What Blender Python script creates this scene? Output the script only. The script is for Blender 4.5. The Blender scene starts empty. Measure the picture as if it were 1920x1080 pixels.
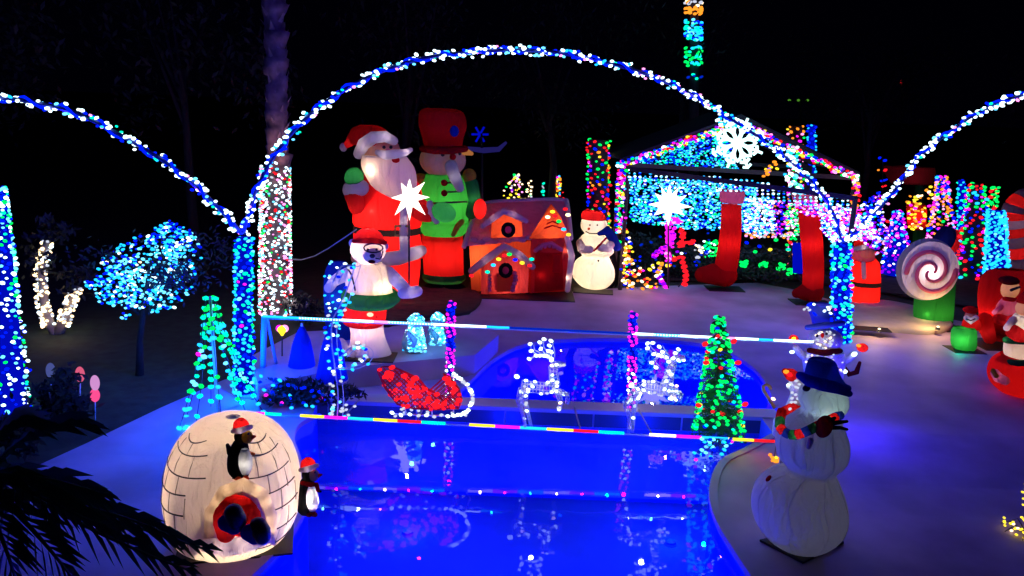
import bpy, math, random
import numpy as np
from mathutils import Vector, Matrix
from mathutils.geometry import delaunay_2d_cdt
R_ = random.Random(7)
PI = math.pi
SC = bpy.context.scene
COL = SC.collection

# ------------------------------------------------------------------ camera
F_PX = 1500.0
PITCH, ROLL, CAM_H = math.radians(13.0), math.radians(2.2), 4.5
CAM = Vector((0, 0, CAM_H))
FW = Vector((0, math.cos(PITCH), -math.sin(PITCH)))
_r0 = Vector((1, 0, 0)); _u0 = Vector((0, math.sin(PITCH), math.cos(PITCH)))
RT = _r0 * math.cos(ROLL) + _u0 * math.sin(ROLL)
UP = -_r0 * math.sin(ROLL) + _u0 * math.cos(ROLL)
cd = bpy.data.cameras.new('camera'); cam = bpy.data.objects.new('camera', cd); COL.objects.link(cam)
cd.sensor_width = 36; cd.lens = 36 * F_PX / 1920; cd.clip_end = 2000; cd.clip_start = .05
m = Matrix((RT, UP, -FW)).transposed().to_4x4(); m.translation = CAM
cam.matrix_world = m; SC.camera = cam

# ------------------------------------------------------------------ night sky, faint moon, exposure
w = bpy.data.worlds.new('World'); SC.world = w; w.use_nodes = True
bg = w.node_tree.nodes['Background']; bg.inputs[0].default_value = (.1, .08, 1, 1); bg.inputs[1].default_value = .001
sl = bpy.data.lights.new('moon', 'SUN'); sl.energy = .001; sl.color = (.5, .55, 1); sl.angle = math.radians(.5)
so = bpy.data.objects.new('moon', sl); so.rotation_euler = (math.radians(40), 0, math.radians(30)); COL.objects.link(so)
SC.view_settings.view_transform = 'Standard'; SC.view_settings.look = 'None'
SC.view_settings.exposure = 0; SC.view_settings.gamma = 1; SC.view_settings.use_curve_mapping = False
cy = SC.cycles
cy.use_denoising = True
try: cy.denoiser = 'OPENIMAGEDENOISE'
except Exception: pass
cy.max_bounces = 6; cy.diffuse_bounces = 2; cy.glossy_bounces = 3; cy.transmission_bounces = 4; cy.transparent_max_bounces = 12
cy.caustics_reflective = False; cy.caustics_refractive = False
cy.sample_clamp_indirect = 2.0; cy.use_light_tree = True
SC.render.film_transparent = False

# ------------------------------------------------------------------ pixel -> world helpers
def ray(x, y): return FW + RT * ((x - 960) / F_PX) + UP * ((540 - y) / F_PX)
def G(x, y, z=0.0):
    d = ray(x, y); return CAM + d * ((z - CAM_H) / d.z)
def W(x, y, Y):
    d = ray(x, y); return CAM + d * (Y / d.y)
def PLN(x, y, A, B):
    n = Vector((B.y - A.y, A.x - B.x, 0)); d = ray(x, y)
    return CAM + d * ((A - CAM).dot(n) / d.dot(n))
def sst(a, b, t):
    t = min(1, max(0, (t - a) / (b - a))); return t * t * (3 - 2 * t)
def HT(x, y): return .15 * sst(8.6, 11.0, y)
def GH(px, py):
    z = 0
    for _ in range(12):
        q = G(px, py, z); z = HT(q.x, q.y)
    return G(px, py, z)

# ------------------------------------------------------------------ materials
MATS = {}
def nodes(name):
    m = bpy.data.materials.new(name); m.use_nodes = True; nt = m.node_tree
    b = nt.nodes['Principled BSDF']; return m, nt, b
def pbr(name, col, rough=.6, metal=0, noise=0, nscale=8, bump=0, spec=.5):
    if name in MATS: return MATS[name]
    m, nt, b = nodes(name)
    b.inputs['Base Color'].default_value = (*col, 1); b.inputs['Roughness'].default_value = rough
    b.inputs['Metallic'].default_value = metal; b.inputs['Specular IOR Level'].default_value = spec
    if noise or bump:
        tc = nt.nodes.new('ShaderNodeTexCoord'); n = nt.nodes.new('ShaderNodeTexNoise')
        n.inputs['Scale'].default_value = nscale; n.inputs['Detail'].default_value = 5
        nt.links.new(tc.outputs['Object'], n.inputs['Vector'])
        if noise:
            r = nt.nodes.new('ShaderNodeValToRGB')
            r.color_ramp.elements[0].position = .3; r.color_ramp.elements[1].position = .7
            r.color_ramp.elements[0].color = (*[c * (1 - noise) for c in col], 1)
            r.color_ramp.elements[1].color = (*[min(1, c * (1 + noise)) for c in col], 1)
            nt.links.new(n.outputs['Fac'], r.inputs['Fac']); nt.links.new(r.outputs['Color'], b.inputs['Base Color'])
        if bump:
            bp = nt.nodes.new('ShaderNodeBump'); bp.inputs['Strength'].default_value = bump; bp.inputs['Distance'].default_value = .02
            nt.links.new(n.outputs['Fac'], bp.inputs['Height']); nt.links.new(bp.outputs['Normal'], b.inputs['Normal'])
    MATS[name] = m; return m
def cloth(name, col, trans=.5):
    """thin inflatable nylon: light inside the shell shines through it; faint folds"""
    key = 'nylon_' + name
    if key in MATS: return MATS[key]
    m = bpy.data.materials.new(key); m.use_nodes = True; nt = m.node_tree; nt.nodes.clear()
    o = nt.nodes.new('ShaderNodeOutputMaterial'); mx = nt.nodes.new('ShaderNodeMixShader')
    d = nt.nodes.new('ShaderNodeBsdfDiffuse'); t = nt.nodes.new('ShaderNodeBsdfTranslucent')
    tc = nt.nodes.new('ShaderNodeTexCoord'); n = nt.nodes.new('ShaderNodeTexNoise'); mp = nt.nodes.new('ShaderNodeMapping')
    mp.inputs['Scale'].default_value = (3, 3, .8); n.inputs['Scale'].default_value = 2.2; n.inputs['Detail'].default_value = 4
    n.inputs['Distortion'].default_value = .6
    nt.links.new(tc.outputs['Object'], mp.inputs[0]); nt.links.new(mp.outputs[0], n.inputs['Vector'])
    bp = nt.nodes.new('ShaderNodeBump'); bp.inputs['Strength'].default_value = .8; bp.inputs['Distance'].default_value = .09
    nt.links.new(n.outputs['Fac'], bp.inputs['Height'])
    for s in (d, t):
        s.inputs['Color'].default_value = (*col, 1); nt.links.new(bp.outputs['Normal'], s.inputs['Normal'])
    mx.inputs[0].default_value = trans
    nt.links.new(d.outputs[0], mx.inputs[1]); nt.links.new(t.outputs[0], mx.inputs[2]); nt.links.new(mx.outputs[0], o.inputs[0])
    MATS[key] = m; return m
def glow(name, col, s, sample=False):
    key = 'glow_' + name
    if key in MATS: return MATS[key]
    m = bpy.data.materials.new(key); m.use_nodes = True; nt = m.node_tree; nt.nodes.clear()
    o = nt.nodes.new('ShaderNodeOutputMaterial'); e = nt.nodes.new('ShaderNodeEmission')
    e.inputs[0].default_value = (*col, 1); e.inputs[1].default_value = s
    nt.links.new(e.outputs[0], o.inputs[0])
    if not sample: m.cycles.emission_sampling = 'NONE'
    MATS[key] = m; return m
LED = dict(
    white=glow('white', (.66, .9, 1), 3.4), blue=glow('blue', (.0, .01, 1), 1.6), cyan=glow('cyan', (.01, .42, 1), 2.2),
    ice=glow('ice', (.12, .6, 1), 2.4), green=glow('green', (.0, 1, .12), 1.5), teal=glow('teal', (.0, 1, .55), 1.5),
    red=glow('red', (1, .01, .02), 1.4), magenta=glow('magenta', (1, .01, .8), 1.7), pink=glow('pink', (1, .25, .7), 2.4),
    warm=glow('warm', (1, .72, .4), 3.2), yellow=glow('yellow', (1, .75, .03), 1.8), orange=glow('orange', (1, .28, .02), 1.6),
    violet=glow('violet', (.25, .0, 1), 1.5), dimwhite=glow('dimwhite', (.6, .65, .8), 1.1), dimblue=glow('dimblue', (0, .03, .75), .7),
    deepblue=glow('deepblue', (0, .004, .6), .8))
NY = lambda n, t=.5: cloth(n, dict(
    red=(.75, .015, .015), white=(.8, .72, .66), green=(.02, .2, .045), lime=(.035, .36, .055), black=(.012, .012, .014), skin=(.75, .42, .25),
    blue=(.02, .06, .4), brown=(.5, .12, .03), cream=(.86, .72, .62), pink=(.8, .2, .3), yellow=(.7, .45, .04), tan=(.55, .42, .33),
    darkred=(.5, .01, .012), grey=(.4, .4, .42), orange=(.78, .12, .03), house_red=(.62, .07, .06), icing=(.68, .44, .46), maroon=(.16, .01, .015))[n], t)
M_wire = pbr('dark_wire', (.02, .025, .02), .6)
M_pole = pbr('white_painted_tube', (.75, .75, .75), .4)

LIT = dict(nylon_icing=.5, nylon_white=.55, nylon_green=1.2, nylon_lime=.8, nylon_cream=.45, nylon_pink=.5, nylon_red=.5)  # strength of the added lamps inside closed cloth tubes
# ------------------------------------------------------------------ object helpers
def tag(o, label=None, cat=None, group=None, kind=None):
    if label: o['label'] = label
    if cat: o['category'] = cat
    if group: o['group'] = group
    if kind: o['kind'] = kind
    return o
def link(name, data, parent=None, loc=(0, 0, 0)):
    o = bpy.data.objects.new(name, data); COL.objects.link(o); o.location = loc
    if parent: o.parent = parent
    return o
class MB:
    def __init__(s): s.v = []; s.f = []; s.mi = []; s.cur = 0
    def add(s, vs, fs):
        b = len(s.v); s.v += [tuple(v) for v in vs]
        for f in fs: s.f.append([i + b for i in f]); s.mi.append(s.cur)
    def box(s, c, size, rot=None):
        c = Vector(c); h = [d / 2 for d in size]; M = rot or Matrix.Identity(3)
        vs = [c + M @ Vector((sx * h[0], sy * h[1], sz * h[2])) for sx in (-1, 1) for sy in (-1, 1) for sz in (-1, 1)]
        s.add(vs, [(0, 1, 3, 2), (4, 6, 7, 5), (0, 4, 5, 1), (2, 3, 7, 6), (0, 2, 6, 4), (1, 5, 7, 3)])
    def ell(s, c, r, rot=None, nu=20, nv=12):
        c = Vector(c); M = rot or Matrix.Identity(3); vs = []; fs = []
        for j in range(1, nv):
            a = PI * j / nv
            for i in range(nu):
                b = 2 * PI * i / nu
                vs.append(c + M @ Vector((r[0] * math.sin(a) * math.cos(b), r[1] * math.sin(a) * math.sin(b), r[2] * math.cos(a))))
        t = len(vs); vs += [c + M @ Vector((0, 0, r[2])), c + M @ Vector((0, 0, -r[2]))]
        for j in range(nv - 2):
            for i in range(nu):
                k = (i + 1) % nu; fs.append((j * nu + i, (j + 1) * nu + i, (j + 1) * nu + k, j * nu + k))
        for i in range(nu):
            k = (i + 1) % nu; fs.append((i, k, t)); fs.append(((nv - 2) * nu + k, (nv - 2) * nu + i, t + 1))
        s.add(vs, fs)
    def tube(s, pts, rad, n=8, cap=True, rnd=False, closed=False):
        pts = [Vector(p) for p in pts]
        if not hasattr(rad, '__len__'): rad = [rad] * len(pts)
        rad = list(rad)
        if rnd:   # rounded ends
            a, b = pts[0], pts[-1]; da = (pts[0] - pts[1]).normalized(); db = (pts[-1] - pts[-2]).normalized()
            ra, rb = rad[0], rad[-1]
            pre = [(a + da * ra * math.sin(t), ra * math.cos(t)) for t in (1.45, 1.1, .7, .35)]
            post = [(b + db * rb * math.sin(t), rb * math.cos(t)) for t in (.35, .7, 1.1, 1.45)]
            pts = [p for p, _ in pre] + pts + [p for p, _ in post]; rad = [q for _, q in pre] + rad + [q for _, q in post]
        N = len(pts); vs = []; fs = []; prev = None
        for i in range(N):
            if closed: t = pts[(i + 1) % N] - pts[i - 1]
            else: t = pts[min(i + 1, N - 1)] - pts[max(i - 1, 0)]
            if t.length < 1e-9: t = Vector((0, 0, 1))
            t.normalize()
            if prev is None:
                u = t.orthogonal().normalized()
            else:
                u = prev - t * prev.dot(t)
                u = t.orthogonal().normalized() if u.length < 1e-6 else u.normalized()
            prev = u; w2 = t.cross(u)
            for j in range(n):
                a = 2 * PI * j / n; vs.append(pts[i] + (u * math.cos(a) + w2 * math.sin(a)) * rad[i])
        rng = N if closed else N - 1
        for i in range(rng):
            for j in range(n):
                k = (j + 1) % n; i2 = (i + 1) % N; fs.append((i * n + j, i * n + k, i2 * n + k, i2 * n + j))
        if cap and not closed: fs.append(tuple(reversed(range(n)))); fs.append(tuple(range((N - 1) * n, N * n)))
        s.add(vs, fs)
    def rings(s, rows, n=28, cap0=True, cap1=True):
        """rows: (centre, rx, ry)"""
        vs = []; fs = []
        for c, rx, ry in rows:
            for i in range(n):
                a = 2 * PI * i / n; vs.append((c[0] + rx * math.cos(a), c[1] + ry * math.sin(a), c[2]))
        for j in range(len(rows) - 1):
            for i in range(n):
                k = (i + 1) % n; fs.append((j * n + i, j * n + k, (j + 1) * n + k, (j + 1) * n + i))
        if cap0: fs.append(tuple(range(n)))
        if cap1: fs.append(tuple(reversed(range((len(rows) - 1) * n, len(rows) * n))))
        s.add(vs, fs)
    def build(s, name, mats, parent=None, smooth=True, loc=(0, 0, 0)):
        me = bpy.data.meshes.new(name); me.from_pydata(s.v, [], s.f)
        for m in (mats if isinstance(mats, (list, tuple)) else [mats]): me.materials.append(m)
        if any(s.mi): me.polygons.foreach_set('material_index', s.mi)
        if smooth: me.polygons.foreach_set('use_smooth', [True] * len(me.polygons))
        me.update(); return link(name, me, parent, loc)

# bulbs ---------------------------------------------------------------------------
_t = (1 + 5 ** .5) / 2
ICO = ([(-1, _t, 0), (1, _t, 0), (-1, -_t, 0), (1, -_t, 0), (0, -1, _t), (0, 1, _t), (0, -1, -_t), (0, 1, -_t), (_t, 0, -1), (_t, 0, 1), (-_t, 0, -1), (-_t, 0, 1)],
       [(0, 11, 5), (0, 5, 1), (0, 1, 7), (0, 7, 10), (0, 10, 11), (1, 5, 9), (5, 11, 4), (11, 10, 2), (10, 7, 6), (7, 1, 8), (3, 9, 4), (3, 4, 2), (3, 2, 6), (3, 6, 8), (3, 8, 9), (4, 9, 5), (2, 4, 11), (6, 2, 10), (8, 6, 7), (9, 8, 1)])
_n = (1 + _t * _t) ** .5
ICOV = [(a / _n, b / _n, c / _n) for a, b, c in ICO[0]]
_bm = {}
def bulb_mesh(c):
    if c not in _bm:
        me = bpy.data.meshes.new('bulb_' + c); me.from_pydata([(v[0] * 1.25, v[1], v[2] * .85) for v in ICOV], [], ICO[1]); me.materials.append(LED[c])
        me.polygons.foreach_set('use_smooth', [True] * 20); _bm[c] = me
    return _bm[c]
def bulbs(pts, parent, limit=300, name='bulb'):
    """pts: (Vector local, colour, radius); nearest `limit` become separate parts, the rest one joined part"""
    base = parent.location if parent.parent is None else parent.parent.location
    pts = sorted(pts, key=lambda q: (Vector(q[0]) + base - CAM).length / q[2])
    for p, c, r in pts[:limit]:
        o = bpy.data.objects.new(name, bulb_mesh(c)); o.parent = parent; o.location = p; o.scale = (r, r, r)
        a = R_.uniform(-.5, .5); o.rotation_euler = (0, a, R_.uniform(-.6, .6)); COL.objects.link(o)
    rest = pts[limit:]
    if rest:
        cs = sorted({c for _, c, _ in rest}); vs = np.array(ICOV) * (1.25, 1, .85); fs = ICO[1]; V = []; FF = []; MI = []
        for i, (p, c, r) in enumerate(rest):
            V.append(vs * r + np.array(p)); b = i * 12; FF += [(x + b, y + b, z + b) for x, y, z in fs]; MI += [cs.index(c)] * 20
        me = bpy.data.meshes.new('small_bulbs'); me.from_pydata(np.concatenate(V).tolist(), [], FF)
        for c in cs: me.materials.append(LED[c])
        me.polygons.foreach_set('material_index', MI)
        tag(link('small_bulbs', me, parent), kind='stuff')
def pick(**k):
    n = list(k); return R_.choices(n, [k[i] for i in n])[0]
def lamp(parent, loc, col, power, r=.04, name='lamp'):
    l = bpy.data.lights.new(name, 'POINT'); l.energy = power; l.color = col; l.shadow_soft_size = r
    o = bpy.data.objects.new(name, l); COL.objects.link(o); o.location = loc
    if parent: o.parent = parent
    return o

class T:
    """a thing rooted where its base stands; p() turns a pixel on its own upright plane (plus a depth offset) into local metres"""
    def __init__(s, name, label, cat, px, py, z=None, group=None, Y=None):
        s.o = (GH(px, py) if z is None else G(px, py, z)) if Y is None else W(px, py, Y)
        s.Y = s.o.y; s.k = (s.o - CAM).dot(FW) / F_PX
        s.root = link(name, None, None, s.o); tag(s.root, label, cat, group)
    def p(s, x, y, dy=0): return W(x, y, s.Y + dy) - s.o
    def ell(s, name, x, y, rx, rz, mat, dy=0, ry=None, tilt=0, parent=None, nu=24, nv=14, yaw=0):
        if name in ('mitten', 'red_mitten'): lamp(s.root, s.p(x, y, dy), (1, .85, .8), 90 * (rx * s.k) ** 2 * .9, .015, 'inner_lamp')  # added lamp inside lifts the closed mitten
        mb = MB(); k = s.k
        M = Matrix.Rotation(yaw, 3, 'Z') @ Matrix.Rotation(tilt, 3, 'Y')
        mb.ell(s.p(x, y, dy), (rx * k, (rx if ry is None else ry) * k, rz * k), M, nu, nv)
        return mb.build(name, mat, parent or s.root)
    def tube(s, name, pts, mat, dy=0, n=14, parent=None, rnd=True, lit=None):
        """pts: (x, y, r_px[, dy])"""
        if lit is None: lit = LIT.get(mat.name, 0) if max(q[2] for q in pts) >= 5 else 0
        if lit:  # added lamps inside brighten the closed tube
            m2 = len(pts) // 2; q = pts[m2]; r = q[2] * s.k * (.8 if len(pts) > 2 else 1)
            for i in ([m2] if len(pts) < 4 else [1, len(pts) - 2]):
                q = pts[i]; lamp(s.root, s.p(q[0], q[1], q[3] if len(q) > 3 else dy), (1, .8, .85), 90 * r * r * lit, .015, 'inner_lamp')
        mb = MB(); mb.tube([s.p(q[0], q[1], q[3] if len(q) > 3 else dy) for q in pts], [q[2] * s.k for q in pts], n, True, rnd)
        return mb.build(name, mat, parent or s.root)
    def loft(s, name, rows, mat, dr=.8, dy=0, cap0=False, cap1=False, parent=None, n=32, lit=0, seams=0):
        """rows: (y, xl, xr[, dy]) from top to bottom, interpolated smoothly"""
        rows = [tuple(r) if len(r) > 3 else (*r, dy) for r in rows]; out = []
        for i in range(len(rows) - 1):
            p0, p1, p2, p3 = rows[max(i - 1, 0)], rows[i], rows[i + 1], rows[min(i + 2, len(rows) - 1)]
            for q in range(3):
                t = q / 3; out.append([.5 * (2 * b + (c - a) * t + (2 * a - 5 * b + 4 * c - d) * t * t + (3 * b - a - 3 * c + d) * t ** 3) for a, b, c, d in zip(p0, p1, p2, p3)])
        out.append(list(rows[-1])); mb = MB()
        R = [(s.p((l + r) / 2, y, d), (r - l) / 2 * s.k, (r - l) / 2 * s.k * dr) for y, l, r, d in out]
        mb.rings([(c, max(a, .002), max(b, .002)) for c, a, b in R], n, cap0, cap1)
        if lit: c, a, b = R[len(R) // 4]; lamp(s.root, c, (1, .75, .7), 90 * a * b * lit, .015, 'inner_lamp')  # added lamp inside brightens this shell
        o = mb.build(name, mat, parent or s.root)
        if seams:   # stitched panel seams running from top to bottom
            ms = MB()
            for i in range(seams):
                a0 = 2 * PI * (i + .35) / seams; ms.tube([c + Vector(((a + .001) * math.cos(a0 + .04 * math.sin(j)), (b + .001) * math.sin(a0 + .04 * math.sin(j)), 0)) for j, (c, a, b) in enumerate(R)], .0035, 4)
            ms.build('panel_seam', mat, s.root)
        return o
    def glowlamp(s, x, y, dy, power, col=(1, .8, .55), r=.07): return lamp(s.root, s.p(x, y, dy), col, power, r, 'inner_lamp')
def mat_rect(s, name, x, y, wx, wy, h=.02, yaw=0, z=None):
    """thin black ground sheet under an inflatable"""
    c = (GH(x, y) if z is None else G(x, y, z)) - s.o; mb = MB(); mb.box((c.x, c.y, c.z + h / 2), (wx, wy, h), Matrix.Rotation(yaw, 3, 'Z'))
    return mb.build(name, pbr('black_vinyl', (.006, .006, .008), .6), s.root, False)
# ================================================================== SETTING
def XY(v): return Vector((v.x, v.y))
def smooth_loop(pts, n=5):
    out = []; N = len(pts)
    for i in range(N):
        a, b, c, d = pts[i - 1], pts[i], pts[(i + 1) % N], pts[(i + 2) % N]
        for q in range(n):
            t = q / n; out.append(.5 * (2 * b + (c - a) * t + (2 * a - 5 * b + 4 * c - d) * t * t + (3 * b - a - 3 * c + d) * t ** 3))
    return out
def smooth_open(pts, n=5):
    P = [2 * pts[0] - pts[1]] + list(pts) + [2 * pts[-1] - pts[-2]]; out = []
    for i in range(1, len(P) - 2):
        a, b, c, d = P[i - 1], P[i], P[i + 1], P[i + 2]
        for q in range(n):
            t = q / n; out.append(.5 * (2 * b + (c - a) * t + (2 * a - 5 * b + 4 * c - d) * t * t + (3 * b - a - 3 * c + d) * t ** 3))
    return out + [pts[-1]]
def inside(p, poly):
    c = False; j = len(poly) - 1
    for i in range(len(poly)):
        a, b = poly[i], poly[j]
        if (a.y > p.y) != (b.y > p.y) and p.x < (b.x - a.x) * (p.y - a.y) / (b.y - a.y) + a.x: c = not c
        j = i
    return c
ZB, WF, WB = .15, -.12, .07          # upper deck height, front and back water level
SL0, SL1 = Vector((-3.9, 11.02)), Vector((3.98, 11.02))   # divider slab near edge
# front pool: left side hidden by the igloo, right side a bulge of deck
right = smooth_open([XY(GH(*q)) for q in [(1452, 815), (1400, 842), (1352, 868), (1334, 920), (1346, 975), (1385, 1040), (1430, 1110), (1500, 1250), (1560, 1500)]], 4)
left = smooth_open([XY(GH(*q)) for q in [(300, 1500), (380, 1200), (450, 1100), (505, 1045), (550, 990), (575, 930), (560, 860), (548, 825), (556, 798), (585, 780)]], 4)
front_pool = [Vector((3.72, 11.1))] + right + left + [Vector((-2.8, 11.1))]
bk = smooth_open([XY(G(*q, ZB)) for q in [(835, 752), (878, 716), (920, 676), (985, 645), (1100, 635), (1250, 638), (1345, 652), (1415, 690), (1446, 735), (1452, 760)]], 4)
back_pool = [Vector((bk[0].x, 11.25))] + bk + [Vector((bk[-1].x, 11.25))]
deck = [XY(GH(*q)) for q in [(0, 905), (160, 832), (300, 765), (420, 712), (505, 690), (560, 672), (735, 612), (880, 590), (905, 556), (1060, 548), (1160, 540), (1300, 534), (1420, 530), (1500, 545), (1590, 572), (1680, 588), (1790, 600), (1925, 625)]]
deck = [Vector((-14, deck[0].y - 3))] + deck + [Vector((26, deck[-1].y - 1)), Vector((26, -6)), Vector((-14, -6))]
def sheet():
    loops = [front_pool, back_pool, deck, [Vector((x, y)) for x, y in ((-400, -60), (400, -60), (400, 700), (-400, 700))]]
    vs = []; es = []
    for lp in loops:
        b = len(vs); vs += lp; es += [(b + i, b + (i + 1) % len(lp)) for i in range(len(lp))]
    for i in range(-16, 28):
        for j in range(0, 36): vs.append(Vector((i * .83 + .011, j * .71 + .017)))
    r = delaunay_2d_cdt(vs, es, [], 0, 1e-4)
    V = [(v.x, v.y, HT(v.x, v.y)) for v in r[0]]; dk = []; ln = []
    for f in r[2]:
        c = Vector((sum(r[0][i].x for i in f) / 3, sum(r[0][i].y for i in f) / 3))
        if inside(c, front_pool) or inside(c, back_pool): continue
        (dk if inside(c, deck) else ln).append(tuple(f))
    return V, dk, ln
V_, dk, ln = sheet()
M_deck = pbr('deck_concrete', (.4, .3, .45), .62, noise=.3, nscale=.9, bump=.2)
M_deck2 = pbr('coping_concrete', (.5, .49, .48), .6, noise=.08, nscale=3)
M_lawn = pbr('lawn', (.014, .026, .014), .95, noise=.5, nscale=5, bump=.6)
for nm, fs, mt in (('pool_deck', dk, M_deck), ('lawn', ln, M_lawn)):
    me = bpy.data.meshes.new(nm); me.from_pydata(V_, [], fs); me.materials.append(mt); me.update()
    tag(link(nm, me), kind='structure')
def basin(name, poly, zr, depth, mat):
    N = len(poly); vs = [(p.x, p.y, zr(p)) for p in poly] + [(p.x, p.y, -depth) for p in poly]
    mb = MB(); mb.add(vs, [(i, (i + 1) % N, N + (i + 1) % N, N + i) for i in range(N)])
    tri = delaunay_2d_cdt(list(poly), [(i, (i + 1) % N) for i in range(N)], [], 1, 1e-5)
    mb.add([(v.x, v.y, -depth) for v in tri[0]], [tuple(f) for f in tri[2]])
    return tag(mb.build(name, mat, None, False), kind='structure')
M_plaster = pbr('pool_plaster', (.1, .25, .75), .8, noise=.1, nscale=1.5)
basin('front_pool_basin', front_pool, lambda p: HT(p.x, p.y), 1.3, M_plaster)
basin('back_pool_basin', back_pool, lambda p: HT(p.x, p.y), 1.1, M_plaster)
def water_mat(name, ripple):
    m = bpy.data.materials.new(name); m.use_nodes = True; nt = m.node_tree; nt.nodes.clear()
    o = nt.nodes.new('ShaderNodeOutputMaterial'); mx = nt.nodes.new('ShaderNodeMixShader'); fr = nt.nodes.new('ShaderNodeFresnel')
    g = nt.nodes.new('ShaderNodeBsdfGlossy'); t = nt.nodes.new('ShaderNodeBsdfTransparent')
    fr.inputs['IOR'].default_value = 1.33; g.inputs['Roughness'].default_value = .012; t.inputs['Color'].default_value = (.55, .75, .95, 1)
    tc = nt.nodes.new('ShaderNodeTexCoord'); n = nt.nodes.new('ShaderNodeTexNoise'); n.inputs['Scale'].default_value = 1.7; n.inputs['Detail'].default_value = 3
    bp = nt.nodes.new('ShaderNodeBump'); bp.inputs['Strength'].default_value = ripple; bp.inputs['Distance'].default_value = .05
    nt.links.new(tc.outputs['Object'], n.inputs['Vector']); nt.links.new(n.outputs['Fac'], bp.inputs['Height'])
    for q in (fr, g): nt.links.new(bp.outputs['Normal'], q.inputs['Normal'])
    nt.links.new(fr.outputs[0], mx.inputs[0]); nt.links.new(t.outputs[0], mx.inputs[1]); nt.links.new(g.outputs[0], mx.inputs[2]); nt.links.new(mx.outputs[0], o.inputs[0])
    return m
def water(name, poly, z, M_water):
    N = len(poly); tri = delaunay_2d_cdt(list(poly), [(i, (i + 1) % N) for i in range(N)], [], 1, 1e-5)
    mb = MB(); mb.add([(v.x, v.y, z) for v in tri[0]], [tuple(f) for f in tri[2]])
    tag(mb.build(name, M_water, None, False), kind='structure')
water('front_pool_water', front_pool, WF, water_mat('pool_water', .07)); water('back_pool_water', back_pool, WB, water_mat('still_water', .018))
# pool rim coping
def coping(name, pts, zf, wdt=.07):
    mb = MB(); n = len(pts); vs = []; fs = []
    for i, p in enumerate(pts):
        t = (pts[min(i + 1, n - 1)] - pts[max(i - 1, 0)]).normalized(); nn = Vector((-t.y, t.x)); z = zf(p)
        for off, dz in ((-.03, -.05), (-.03, .018), (wdt, .018), (wdt, -.01)): q = p + nn * off; vs.append((q.x, q.y, z + dz))
    for i in range(n - 1):
        for j in range(4): fs.append((i * 4 + j, i * 4 + (j + 1) % 4, i * 4 + 4 + (j + 1) % 4, i * 4 + 4 + j))
    mb.add(vs, fs); tag(mb.build(name, M_deck, None, False), kind='structure')
coping('right_coping', list(right), lambda p: HT(p.x, p.y)); coping('left_coping', list(left), lambda p: HT(p.x, p.y))
coping('back_coping', [p for p in bk], lambda p: HT(p.x, p.y))
# divider wall between the pools with its slab and the tile panels on its face
mb = MB(); mb.box((.02, 11.17, -.56), (7.9, .24, 1.34)); tag(mb.build('divider_wall', M_deck2, None, False), kind='structure')
slab = MB(); slab.box((.02, 11.17, .142), (7.98, .34, .06)); slab = tag(slab.build('divider_slab', pbr('divider_coping', (.45, .42, .45), .5), None, False), kind='structure')
M_tile = pbr('dark_waterline_tile', (.05, .08, .09), .25)
tm = MB(); tm.box((0, 0, 0), (1.27, .02, .2)); t0 = None
dw = bpy.data.objects['divider_wall']
for i in range(6):
    if t0 is None: t0 = tm.build('tile_panel', M_tile, dw, False, (-3.28, 11.038, .0))
    else:
        o = t0.copy(); COL.objects.link(o); o.parent = dw; o.location = (-3.28 + i * 1.3, 11.038, 0)
# raised terrace under the polar bear
tp = [G(x, y, .5) for x, y in [(484, 724), (650, 688), (890, 666), (935, 628), (900, 606), (560, 622), (470, 668)]]
N = len(tp); mb = MB(); mb.add([(p.x, p.y, .5) for p in tp] + [(p.x, p.y, .05) for p in tp], [tuple(range(N))] + [(i, N + i, N + (i + 1) % N, (i + 1) % N) for i in range(N)])
tag(mb.build('raised_terrace', M_deck, None, False), kind='structure')
# dark earth bed and beige oval pad on the right
def pad(name, pix, z0, h, mat, sm=True):
    pts = [XY(G(x, y, z0)) for x, y in pix]; pts = smooth_loop(pts, 4) if sm else pts; N = len(pts)
    c = sum(pts, Vector((0, 0))) / N; mb = MB(); vs = []
    for f, z in ((1, z0 - .02), (1, z0 + h * .6), (.96, z0 + h), (.5, z0 + h * 1.02)): vs += [(*(c + (p - c) * f), z) for p in pts]
    fs = [(j * N + i, j * N + (i + 1) % N, (j + 1) * N + (i + 1) % N, (j + 1) * N + i) for j in range(3) for i in range(N)] + [tuple(range(3 * N, 4 * N))]
    mb.add(vs, fs); return tag(mb.build(name, mat, None, True), kind='structure')
M_soil = pbr('planting_soil', (.03, .02, .015), .95, noise=.5, nscale=6, bump=.8)
pad('planting_bed', [(735, 612), (800, 596), (880, 588), (902, 556), (850, 540), (640, 545), (600, 580), (640, 612)], ZB, .05, M_soil)
pad('oval_pad', [(1592, 585), (1640, 570), (1700, 578), (1765, 598), (1785, 618), (1740, 628), (1660, 622), (1600, 612)], ZB, .12, pbr('sand_pad', (.55, .47, .36), .8, noise=.1, nscale=4))
pad('back_planting_bed', [(1190, 528), (1300, 524), (1450, 520), (1600, 545), (1800, 570), (1920, 590), (1900, 540), (1600, 520), (1300, 510), (1180, 516)], ZB, .05, M_soil)

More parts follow.
